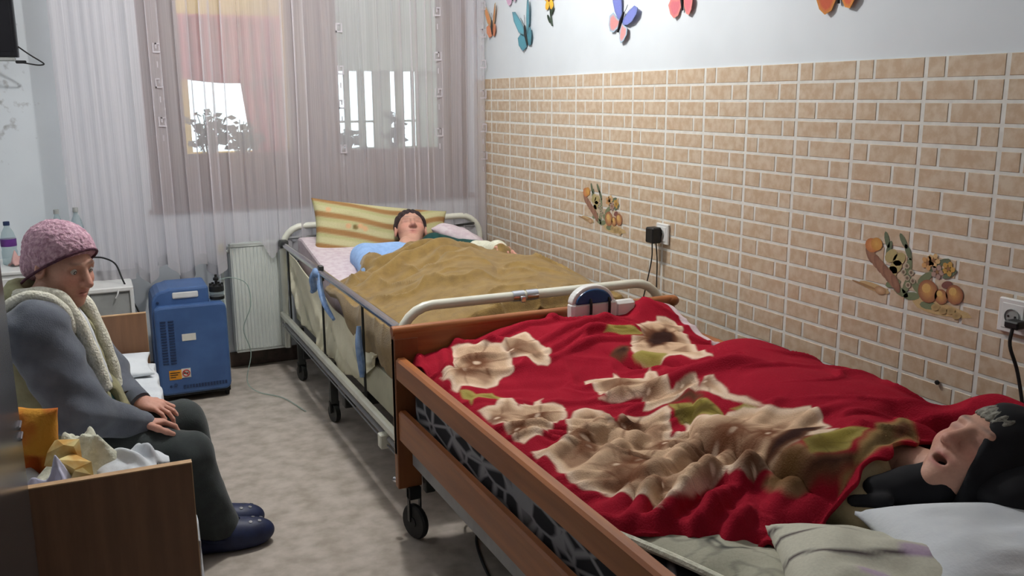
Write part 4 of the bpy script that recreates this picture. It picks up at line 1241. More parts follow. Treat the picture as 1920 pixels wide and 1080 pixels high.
# ---------------------------------------------------------------- the woman sitting on the low bed
sp = empty('person', (-2.2, -2.02, 0), 'person sitting on the low bed in lilac hat, khaki vest and charcoal trousers', 'person')
HC = np.array((-2.236, -2.045, .975)); HR = frame_from((.20, -.12, 1), (.70, -.70, -.20))
hipR, hipL = (-2.185, -2.135, .420), (-2.205, -1.93, .430)
kneeR, kneeL = (-1.930, -2.19, .366), (-1.925, -2.00, .408)
ankR, ankL = (-1.868, -2.150, .085), (-1.880, -2.03, .085)
pel, che, nek = (-2.250, -2.03, .47), (-2.320, -2.035, .70), (-2.310, -2.04, .850)
shR, shL = (-2.315, -2.210, .812), (-2.275, -1.885, .822)
elR, elL = (-2.225, -2.262, .580), (-2.155, -1.870, .570)
wrR, wrL = (-2.068, -2.165, .482), (-2.060, -2.010, .505)
trunk = [ellipsoid(pel, (.135, .165, .11), None, .03), capsule(pel, che, .115, .125, .05), ellipsoid(che, (.12, .155, .15), None, .05),
         capsule(shR, shL, .055, .055, .05), capsule(che, nek, .08, .05, .05), capsule(nek, tuple(HC-np.array((.02, 0, .05))), .048, .046, .03)]
armR = [capsule(shR, elR, .050, .040, .03), capsule(elR, wrR, .040, .026, .02)]
armL = [capsule(shL, elL, .050, .040, .03), capsule(elL, wrL, .040, .026, .02)]
legs = []
for hp, kn, an in ((hipR, kneeR, ankR), (hipL, kneeL, ankL)):
    legs += [capsule(hp, kn, .078, .056, .03), capsule(kn, an, .054, .036, .02), capsule(an, (an[0]+.12, an[1]-.01, .038), .036, .028, .02)]
hd = head_surface(HC, HR, 1.0, 0., nek)
# hands folded in the lap, the nearer one over the other
hands = [hand_surface(wrR, unit((.92, .30, -.16)), unit((.10, .25, .95)), 1, .75, .93),
         hand_surface((wrL[0], wrL[1], wrL[2]), unit((.88, -.42, -.20)), unit((.15, -.20, .95)), -1, .55, .93)]
bd = body_mesh(sp, trunk+armR+armL+legs, (-2.50, -2.36, .0), (-1.68, -1.76, 1.0), hd, hands)
eyes(HC, HR, 1.0, sp, (0, 1, -.25))
# sleeves of the grey jersey
wr_s = lambda P: .0045*noise3(P, 42, 1.)+.003*np.sin(P[:, 2]*75+P[:, 0]*38)
def sleeve(sh, el, wr):
    return [capsule(sh, el, .092, .078, .04), capsule(el, wr, .074, .044, .035), ellipsoid(sh, (.088, .085, .085), None, .03)]
jr = sleeve(shR, elR, wrR); jl = sleeve(shL, elL, tuple(np.array(wrL)+np.array((-.01, .01, 0))))
V, F = nets(jr, (-2.46, -2.38, .44), (-2.00, -2.06, .92), .008, wr_s); put('sleeve', V, F, 'grey_knit', sp)
V, F = nets(jl, (-2.38, -2.02, .44), (-2.00, -1.74, .92), .008, wr_s); put('sleeve', V, F, 'grey_knit', sp)
for w, e in ((wrR, elR), (wrL, elL)):
    d = Vector(unit(np.array(w)-np.array(e))); b = MB()
    b.tube([Vector(w)-d*.022, Vector(w)+d*.012], .0445, 16, .041); b.build('cuff', 'grey_knit', sp, smooth=True)
# dark undershirt, quilted vest with fleece edges
V, F = nets([ellipsoid(pel, (.150, .180, .13), None, .03), capsule(pel, che, .135, .142, .05), ellipsoid(che, (.135, .165, .155), None, .05), capsule(che, nek, .09, .056, .05)],
            (-2.50, -2.28, .36), (-2.00, -1.80, .94), .009); put('undershirt', V, F, 'green_cloth', sp)
front = unit(np.array((.93, -.36, 0))); side = np.array((front[1], -front[0], 0))
vest = [ellipsoid(pel, (.170, .200, .15), None, .03), capsule(pel, che, .152, .158, .05), ellipsoid(che, (.150, .182, .165), None, .05), capsule(shR, shL, .070, .070, .05)]
def vcut(P):                                     # open front: a wedge that narrows to the waist
    q = P-np.array((-2.305, -2.035, .45)); s = q@side; f = q@front
    return np.maximum(np.abs(s)-.012-.13*np.clip(q[:, 2]-.06, 0, .5), -(f-.02))
vest.append((lambda P: vcut(P), .01, -1))
for s_ in (shR, shL): vest.append(ellipsoid(s_, (.088, .088, .088), None, .01, -1))
vest.append((lambda P: .372-P[:, 2], .01, 2))
V, F = nets(vest, (-2.52, -2.32, .36), (-1.98, -1.76, .98), .0085, lambda P: .004*noise3(P, 30, 2.)+.0035*np.sin(P[:, 2]*62)); put('vest', V, F, 'vest', sp)
def trim(pts, r, nm='fleece_trim', m='fleece'):
    b = MB(); b.tube(pts, lambda t: r*(1+.05*math.sin(t*40)), 10, smooth=7); return b.build(nm, m, sp, auto=False)
def onfront(z, s, out): return tuple(np.array((-2.275, -2.035, z))+side*s+front*out)
# camera-side and wall-side front edges running up round the neck
trim([(-2.150, -2.145, .60), (-2.158, -2.148, .64), (-2.172, -2.15, .70), (-2.203, -2.15, .81), (-2.245, -2.15, .895), (-2.30, -2.15, .915), (-2.36, -2.11, .905)], .022)
trim([(-2.120, -1.985, .55), (-2.122, -1.98, .61), (-2.142, -1.98, .71), (-2.178, -1.975, .83), (-2.22, -1.97, .875), (-2.275, -1.97, .895), (-2.35, -2.0, .90)], .022)
trim([(-2.14, -2.08, .60), (-2.165, -2.075, .70), (-2.195, -2.07, .81), (-2.240, -2.08, .88)], .014, 'scarf_end', 'white_cloth')
arc = []
for k in range(13):
    a = math.radians(-10+200*k/12); sv = np.array(shR)
    arc.append(tuple(sv+np.array((-.005, .045, 0))+np.array((.098*math.cos(a)*.95, -.014*math.sin(a), .104*math.sin(a)))))
trim(arc, .017, 'armhole_trim')
col = []
for k in range(15):
    a = math.radians(-55+290*k/14)
    col.append(tuple(np.array((-2.300, -2.045, .890))+side*.078*math.cos(a)-front*.072*math.sin(a)+np.array((0, 0, .022*math.sin(a)))))
trim(col, .031, 'collar', 'khaki_collar')
trim([tuple(np.array(p)+np.array((0, 0, -.022))+.012*np.array((p[0]+2.300, p[1]+2.045, 0))*6) for p in col[2:13]], .026, 'fleece_collar')
# trousers
tw = lambda P: .004*noise3(P, 36, 3.)+.0022*np.sin(P[:, 0]*70+P[:, 2]*40)
tr_ = [ellipsoid(pel, (.155, .185, .115), None, .03)]
for hp, kn, an in ((hipR, kneeR, ankR), (hipL, kneeL, ankL)):
    tr_ += [capsule(hp, kn, .094, .071, .025), capsule(kn, (an[0]+.012, an[1], .085), .071, .068, .02)]
tr_.append((lambda P: .052-P[:, 2], .008, 2))
V, F = nets(tr_, (-2.46, -2.34, .06), (-1.76, -1.78, .64), .008, tw); put('trousers', V, F, 'trousers', sp)
for an, k in ((ankR, 0), (ankL, 1)):
    ax, ay = an[0], an[1]
    pr = [ellipsoid((ax+.100, ay-.006, .042), (.095, .056, .052), None, .03), ellipsoid((ax+.05, ay, .05), (.06, .05, .05), None, .03), ellipsoid((ax+.02, ay, .030), (.085, .043, .028), None, .03),
          capsule((ax-.035, ay, .030), (ax+.01, ay, .036), .030, .032, .03), (lambda P: .004-P[:, 2], .004, 2)]
    V, F = nets(pr, (ax-.09, ay-.08, -.005), (ax+.22, ay+.08, .10), .005); s = put('clog', V, F, 'navy', sp)
    b = MB()
    for (dx, dy) in ((.085, -.020), (.115, -.028), (.145, -.022), (.095, .012), (.128, .004), (.155, .012), (.075, .030), (.110, .034)):
        q = np.array((dx-.100, dy+.006))/np.array((.095, .056)); z = .042+.052*math.sqrt(max(0, 1-q@q))
        b.lathe([(.0062, -.002), (.0062, .0018), (.004, .0024)], (ax+dx, ay+dy, z), 8, (q[0]*.6, q[1]*.9, 1))
    tag(b.build('vent_holes', 'grey_metal', s), kind='stuff')
    b = MB(); b.tube([(ax+.05, ay-.050, .045), (ax-.02, ay-.044, .055), (ax-.052, ay, .058), (ax-.02, ay+.044, .055), (ax+.05, ay+.050, .045)], .007, 8, smooth=5); b.build('heel_strap', 'navy', s)
# crocheted hat
def local(c, R, p): return np.array(c)+R@np.array(p, float)
hp_ = [ellipsoid(local(HC, HR, (0, -.016, .048)), (.092, .112, .092), HR, .01), ellipsoid(local(HC, HR, (0, -.085, -.02)), (.06, .045, .05), HR, .04)]
hp_.append((lambda P: -(((P-HC)@HR)[:, 2]-.040+.42*np.clip(-((P-HC)@HR)[:, 1]-.0, -.2, .2)+.15*np.clip(((P-HC)@HR)[:, 1], 0, .2)*0), .012, 2))
hp_[-1] = ((lambda P: -((P-HC)@HR)[:, 2]-.002+.86*np.minimum(((P-HC)@HR)[:, 1], .10)), .012, 2)
V, F = nets(hp_, HC-.17, HC+.19, .004, lambda P: .0022*np.sin(P[:, 0]*210)*np.sin(P[:, 1]*210)*np.sin(P[:, 2]*210)+.002*noise3(P, 60, 1.))
put('hat', V, F, 'hat', sp)
rim = [local(HC, HR, (.088*math.cos(a), -.012+.110*math.sin(a), .046*0-.002+.86*min(-.012+.110*math.sin(a), .10))) for a in np.linspace(0, 2*PI, 33)]
b = MB(); b.tube(rim, .004, 8); b.build('hat_band', 'hat_dark', sp)


# ---------------------------------------------------------------- the person in the corner bed
fp = empty('person', (-.66, -.9, .65), 'person lying in the corner bed in a light blue top, face towards the camera', 'person')
HC2 = np.array((-.632, -.585, .788)); HR2 = frame_from((.16, .62, .77), (-.16, -.82, .50))
sR, sL = (-.925, -.745, .690), (-.485, -.735, .690)
ch2, pv2 = (-.70, -.96, .670), (-.66, -1.36, .675)
tr2 = [capsule(sR, sL, .055, .055, .05), ellipsoid(ch2, (.17, .22, .085), None, .05), capsule(ch2, pv2, .10, .11, .05), ellipsoid(pv2, (.16, .14, .085), None, .05), capsule((-.70, -.74, .725), tuple(HC2+np.array((0, .02, -.05))), .055, .047, .03)]
for sx, k1, f1 in ((-1, (-.82, -1.72, .685), (-.80, -2.06, .67)), (1, (-.50, -1.70, .695), (-.56, -2.06, .67))):
    tr2 += [capsule((pv2[0]+sx*.08, pv2[1]-.03, .68), k1, .075, .055, .03), capsule(k1, f1, .052, .036, .02)]
aR = [capsule(sR, (-.97, -1.05, .665), .048, .040, .03), capsule((-.97, -1.05, .665), (-.84, -1.25, .69), .038, .026, .02)]
aL = [capsule(sL, (-.37, -.98, .70), .048, .040, .03), capsule((-.37, -.98, .70), (-.385, -1.17, .760), .038, .026, .02)]
hd2 = head_surface(HC2, HR2, 1.02, 0., (-.68, -.72, .725), closed=True)
hn2 = [hand_surface((-.385, -1.17, .765), unit((-.10, -.9, .12)), unit((.15, .1, 1)), -1, .9, .9)]
body_mesh(fp, tr2+aR+aL, (-1.06, -2.16, .58), (-.26, -.50, .90), hd2, hn2, .011)
V, F = nets([capsule(sR, sL, .072, .068, .05), ellipsoid(ch2, (.19, .24, .102), None, .05), capsule(sR, (-.97, -1.02, .665), .068, .058, .03),
             (lambda P: .052-np.sqrt(((P-np.array((-.655, -.68, .77)))**2).sum(1)), .02, 2)], (-1.08, -1.25, .60), (-.36, -.60, .86), .009, lambda P: .004*noise3(P, 34, 5.))
put('shirt', V, F, 'light_blue', fp)
V, F = nets([capsule(sL, (-.40, -.90, .705), .071, .062, .03), capsule((-.56, -.73, .735), sL, .060, .070, .03)], (-.68, -1.02, .60), (-.29, -.62, .83), .009, lambda P: .003*noise3(P, 34, 6.))
put('cardigan', V, F, 'green_cloth', fp)
V, F = nets([capsule((-.39, -.92, .705), (-.37, -.99, .703), .064, .060, .03), capsule((-.37, -.99, .703), (-.385, -1.165, .757), .058, .046, .03)], (-.48, -1.25, .62), (-.27, -.84, .83), .008, lambda P: .004*noise3(P, 40, 2.))
put('sleeve', V, F, 'cream_cloth', fp)
hr = [ellipsoid(local(HC2, HR2, (0, -.020, .040)), (.086, .098, .088), HR2, .01)]
hr.append(((lambda P: -((P-HC2)@HR2)[:, 2]-.03+.95*((P-HC2)@HR2)[:, 1]+.02), .012, 2))
V, F = nets(hr, HC2-.16, HC2+.17, .0045, lambda P: .002*np.sin(P[:, 0]*260+40*P[:, 2])); put('hair', V, F, 'hair_dark', fp)

# ---------------------------------------------------------------- the sleeper in the near bed
np_ = empty('person', (-.55, -3.5, .6), 'person asleep on their back under the red blanket, wearing a black headscarf', 'person')
_c = lambda a, b, c: np.array(_r)*a+np.array(_u)*b-np.array(_f)*c
HC3 = np.array((-.505, -3.893, .733)); HR3 = frame_from(_c(.68, .72, .08), _c(-.70, .56, .42))
s3R, s3L = (-.745, -3.66, .635), (-.40, -3.55, .635)
ch3, pv3 = (-.52, -3.38, .64), (-.42, -3.04, .64)
tr3 = [capsule(s3R, s3L, .05, .05, .05), ellipsoid(ch3, (.16, .20, .085), None, .05), capsule(ch3, pv3, .09, .10, .05), ellipsoid(pv3, (.15, .13, .08), None, .05), capsule((-.57, -3.62, .65), tuple(HC3-.07*HR3[:, 2]), .05, .046, .03)]
for sx, k1, f1 in ((-1, (-.62, -2.74, .615), (-.74, -2.47, .605)), (1, (-.47, -2.74, .615), (-.60, -2.46, .605))):
    tr3 += [capsule((pv3[0]+sx*.08, pv3[1], .635), k1, .07, .05, .03), capsule(k1, f1, .048, .036, .02)]
tr3 += [capsule(s3R, (-.80, -3.36, .63), .045, .038, .03), capsule((-.80, -3.36, .63), (-.66, -3.16, .67), .036, .026, .02), capsule(s3L, (-.33, -3.28, .63), .045, .038, .03), capsule((-.33, -3.28, .63), (-.45, -3.12, .68), .036, .026, .02)]
hn3 = [hand_surface((-.66, -3.16, .67), unit((.5, .8, 0)), unit((0, 0, 1)), 1, .4, .9), hand_surface((-.45, -3.12, .68), unit((-.5, .8, 0)), unit((0, 0, 1)), -1, .4, .9)]
hd3 = head_surface(HC3, HR3, 1.06, .008, (-.56, -3.66, .66), ears=False, closed=True)
body_mesh(np_, tr3, (-.92, -3.76, .54), (-.22, -2.38, .76), hd3, hn3, .011)
V, F = nets([capsule(s3R, s3L, .075, .07, .05), ellipsoid(ch3, (.18, .26, .105), None, .05), capsule(s3R, (-.80, -3.40, .63), .068, .055, .04), capsule(s3R, (-.72, -3.80, .615), .062, .05, .05), capsule((-.66, -3.72, .66), (-.60, -3.66, .67), .06, .06, .04)],
            (-.95, -3.92, .55), (-.24, -3.05, .78), .009, lambda P: .0045*noise3(P, 36, 8.)); put('nightgown', V, F, 'nightgown', np_)
sc = [ellipsoid(local(HC3, HR3, (0, -.022, .030)), (.094, .108, .112), HR3, .01), ellipsoid(local(HC3, HR3, (-.03, -.035, -.07)), (.075, .075, .085), HR3, .05), ellipsoid(local(HC3, HR3, (-.004, .024, -.032)), (.082, .078, .102), HR3, .03)]
sc.append(((lambda P: (((P-HC3)@HR3)[:, 1]*.80-((P-HC3)@HR3)[:, 2]*.42+((P-HC3)@HR3)[:, 0]*.95-.030)), .010, 2))
sc2 = [capsule((-.70, -3.80, .665), (-.60, -3.86, .68), .030, .055, .03), capsule((-.765, -3.80, .655), (-.72, -3.84, .66), .010, .018, .01), ellipsoid((-.47, -3.97, .70), (.13, .10, .06), None, .04), ellipsoid((-.34, -3.95, .72), (.12, .10, .07), None, .04)]
V, F = nets(sc, HC3-.21, HC3+.21, .0055, lambda P: .003*noise3(P, 46, 4.)); 
scarf_mat = mat('black_scarf_cloth', (20, 20, 24), .9, (26, 26, 30), 20.)
sf = put('headscarf', V, F, scarf_mat, np_)
hr3 = [ellipsoid(local(HC3, HR3, (0, -.0125, .032)), np.array((.0765, .0945, .0925))*1.06, HR3, .01), ((lambda P: .072-((P-HC3)@HR3)[:, 2]*.9-((P-HC3)@HR3)[:, 1]*.30), .008, 2)]
V, F = nets(hr3, HC3-.16, HC3+.16, .004, lambda P: .0012*np.sin(((P-HC3)@HR3)[:, 0]*420)); put('hair', V, F, 'hair_grey', np_)
V, F = nets(sc2, (-.82, -4.10, .58), (-.18, -3.74, .83), .007, lambda P: .004*noise3(P, 40, 9.)); put('headscarf_end', V, F, scarf_mat, np_)
fc = HC3+_c(.050, -.030, .104)
b = MB()
dv = Vector(_c(.2, -.2, 1.)).normalized(); e1 = dv.orthogonal().normalized(); e2 = dv.cross(e1)
for k in range(7):
    a = 2*PI*k/7; p = Vector(fc)+e1*.018*math.cos(a)+e2*.018*math.sin(a)
    b.ell(p, (.011, .011, .011), 8, 6)
b.build('printed_flower', mat('scarf_flower_red', (150, 40, 54), .9, (126, 30, 44), 60.), sf)

# ================================================================== BEDDING
def seg_ridge(x, y, pts, amp, w):
    best = None
    n = len(pts)-1
    L = [math.hypot(pts[i+1][0]-pts[i][0], pts[i+1][1]-pts[i][1]) for i in range(n)]; tot = sum(L)
    acc = 0; dmin = np.full(np.shape(x), 9.); tt = np.zeros(np.shape(x))
    for i in range(n):
        ax, ay = pts[i]; bx, by = pts[i+1]; l2 = max(L[i]**2, 1e-9)
        t = np.clip(((x-ax)*(bx-ax)+(y-ay)*(by-ay))/l2, 0, 1)
        d = np.hypot(x-ax-t*(bx-ax), y-ay-t*(by-ay))
        m = d < dmin
        tt = np.where(m, (acc+t*L[i])/tot, tt); dmin = np.minimum(d, dmin); acc += L[i]
    return amp*np.exp(-(dmin/w)**2)*np.sin(PI*np.clip(tt, .03, .97))**.6

RIDGES = [
    ([(-0.87, -2.937), (-0.66, -3.107), (-0.496, -3.256)], 0.03, 0.02),
    ([(-1.175, -3.375), (-0.981, -3.272), (-0.797, -3.189)], 0.022, 0.022),
    ([(-1.222, -3.263), (-1.03, -3.157), (-0.877, -3.119)], 0.018, 0.02),
    ([(-1.216, -3.55), (-1.025, -3.465), (-0.812, -3.379), (-0.68, -3.337)], 0.024, 0.022),
    ([(-1.169, -3.65), (-0.997, -3.566), (-0.766, -3.461), (-0.558, -3.414)], 0.026, 0.022),
    ([(-1.03, -3.665), (-0.844, -3.592), (-0.631, -3.545), (-0.524, -3.556)], 0.026, 0.02),
    ([(-0.949, -3.734), (-0.782, -3.69), (-0.56, -3.656)], 0.024, 0.02),
    ([(-1.039, -3.497), (-1.185, -3.607)], 0.026, 0.014),
    ([(-0.986, -3.555), (-1.151, -3.664)], 0.028, 0.014),
    ([(-0.955, -3.626), (-1.127, -3.738)], 0.03, 0.014),
    ([(-0.947, -3.703), (-1.096, -3.789)], 0.03, 0.014),
    ([(-0.938, -3.789), (-1.077, -3.846)], 0.028, 0.016),
    ([(-1.131, -3.52), (-0.939, -3.548), (-0.862, -3.617), (-0.855, -3.742)], 0.035, 0.03),
    ([(-0.896, -3.87), (-0.723, -3.782), (-0.516, -3.75)], 0.03, 0.025),
    ([(-0.663, -3.628), (-0.463, -3.626), (-0.361, -3.773)], -0.03, 0.025),
    ([(-1.118, -2.392), (-0.955, -2.277), (-0.756, -2.291)], 0.016, 0.016),
    ([(-1.082, -2.442), (-0.788, -2.397), (-0.601, -2.322)], 0.014, 0.013),
    ([(-0.879, -2.541), (-0.64, -2.469), (-0.453, -2.479)], 0.014, 0.012),
    ([(-0.89, -2.601), (-0.657, -2.536), (-0.483, -2.56)], 0.014, 0.012),
    ([(-0.894, -2.647), (-0.673, -2.598), (-0.506, -2.628)], 0.014, 0.012),
    ([(-0.604, -2.366), (-0.456, -2.303), (-0.409, -2.373)], 0.018, 0.014),
    ([(-1.186, -2.237), (-1.249, -2.55), (-1.273, -2.686)], 0.02, 0.014),
    ([(-1.119, -2.344), (-1.203, -2.634)], 0.016, 0.014),
]
PRINTS = [
    ('f', -1.061, -2.546, 0.13),
    ('f', -0.869, -2.481, 0.085),
    ('d', -0.457, -2.633, 0.13),
    ('f', -1.194, -2.967, 0.07),
    ('f', -1.110, -3.039, 0.09),
    ('f', -0.813, -2.931, 0.06),
    ('f', -0.672, -2.926, 0.065),
    ('f', -0.617, -3.021, 0.06),
    ('f', -0.586, -3.092, 0.05),
    ('f', -1.008, -3.146, 0.08),
    ('f', -0.906, -3.203, 0.1),
    ('f', -1.134, -3.314, 0.1),
    ('f', -1.015, -3.362, 0.11),
    ('s', -0.859, -3.357, 0.09),
    ('s', -0.905, -3.522, 0.11),
    ('f', -1.156, -3.496, 0.09),
    ('f', -1.020, -3.490, 0.08),
    ('f', -0.832, -3.542, 0.08),
    ('f', -0.714, -3.475, 0.06),
    ('d', -0.819, -3.668, 0.1),
    ('f', -0.659, -3.600, 0.05),
    ('f', -1.144, -3.197, 0.07),
    ('l', -0.424, -2.469, 0.12),
    ('l', -1.208, -2.813, 0.09),
    ('l', -0.775, -3.229, 0.11),
    ('l', -0.721, -3.259, 0.08),
    ('l', -0.731, -3.667, 0.12),
    ('l', -0.674, -3.389, 0.09),
    ('k', -0.702, -3.461, 0.1),
    ('k', -0.597, -3.222, 0.08),
    ('k', -0.501, -3.676, 0.04),
    ('k', -0.727, -3.759, 0.12),
    ('k', -0.677, -3.788, 0.1),
    ('k', -0.785, -3.726, 0.1),
]

def near_base(x, y):
    x = np.asarray(x, float); y = np.asarray(y, float)
    xc = np.interp(-y, [2.4, 2.7, 3.0, 3.45, 3.75], [-.62, -.55, -.42, -.42, -.48])
    A = np.interp(-y, [2.35, 2.5, 2.8, 2.95, 3.1, 3.5, 3.7, 3.9], [.06, .05, .03, .08, .135, .15, .13, .10])
    z = .602+A*np.exp(-(np.abs(x-xc)/np.where(x > xc, .21, .33))**3)
    z = z+.06*sm(y, -2.80, -2.42)*(.55+.45*sm(x, -1.25, -.9))
    z = z+.07*np.exp(-((x+.33)/.16)**2)*sm(y, -2.50, -2.37)
    cap = .702+.05*sm(x, -.44, -.34); wgt = sm(y, -2.50, -2.40)
    z = z*(1-wgt)+wgt*np.minimum(z, cap)
    z = z-.05*sm(x, -.235, -.205)*sm(-y, 2.5, 2.6)
    z = z-.02*sm(-x, 1.17, 1.23)
    z = z+.14*np.exp(-((x+.255)/.075)**2)*sm(-y, 3.58, 3.76)
    return z
def near_height(x, y):
    z = near_base(x, y)
    for pts, a, w in RIDGES: z = z+seg_ridge(x, y, pts, a*1.25, w)
    z = z+.0035*vnoise(x, y, 9)+.0022*vnoise(x+3, y-2, 21)
    mass = np.exp(-(((x+.98)/.22)**2+((y+3.25)/.38)**2))
    z = z+mass*(.010*np.sin((x*.78+y*.62)*46+2.2*vnoise(x, y, 7))+.006*vnoise(x, y, 17)+.022*np.clip(1-np.abs(vnoise(x*.6+y*.75, y*.25-x*.35, 16)), 0, 1)**3)
    z = z+.016*np.clip(1-np.abs(vnoise(x*.5+y*.8+4, y*.3-x*.4, 11)), 0, 1)**4
    wgt = sm(y, -2.47, -2.40)*(1-sm(x, -.46, -.38)); z = z*(1-wgt)+wgt*np.minimum(z, .730)
    return z
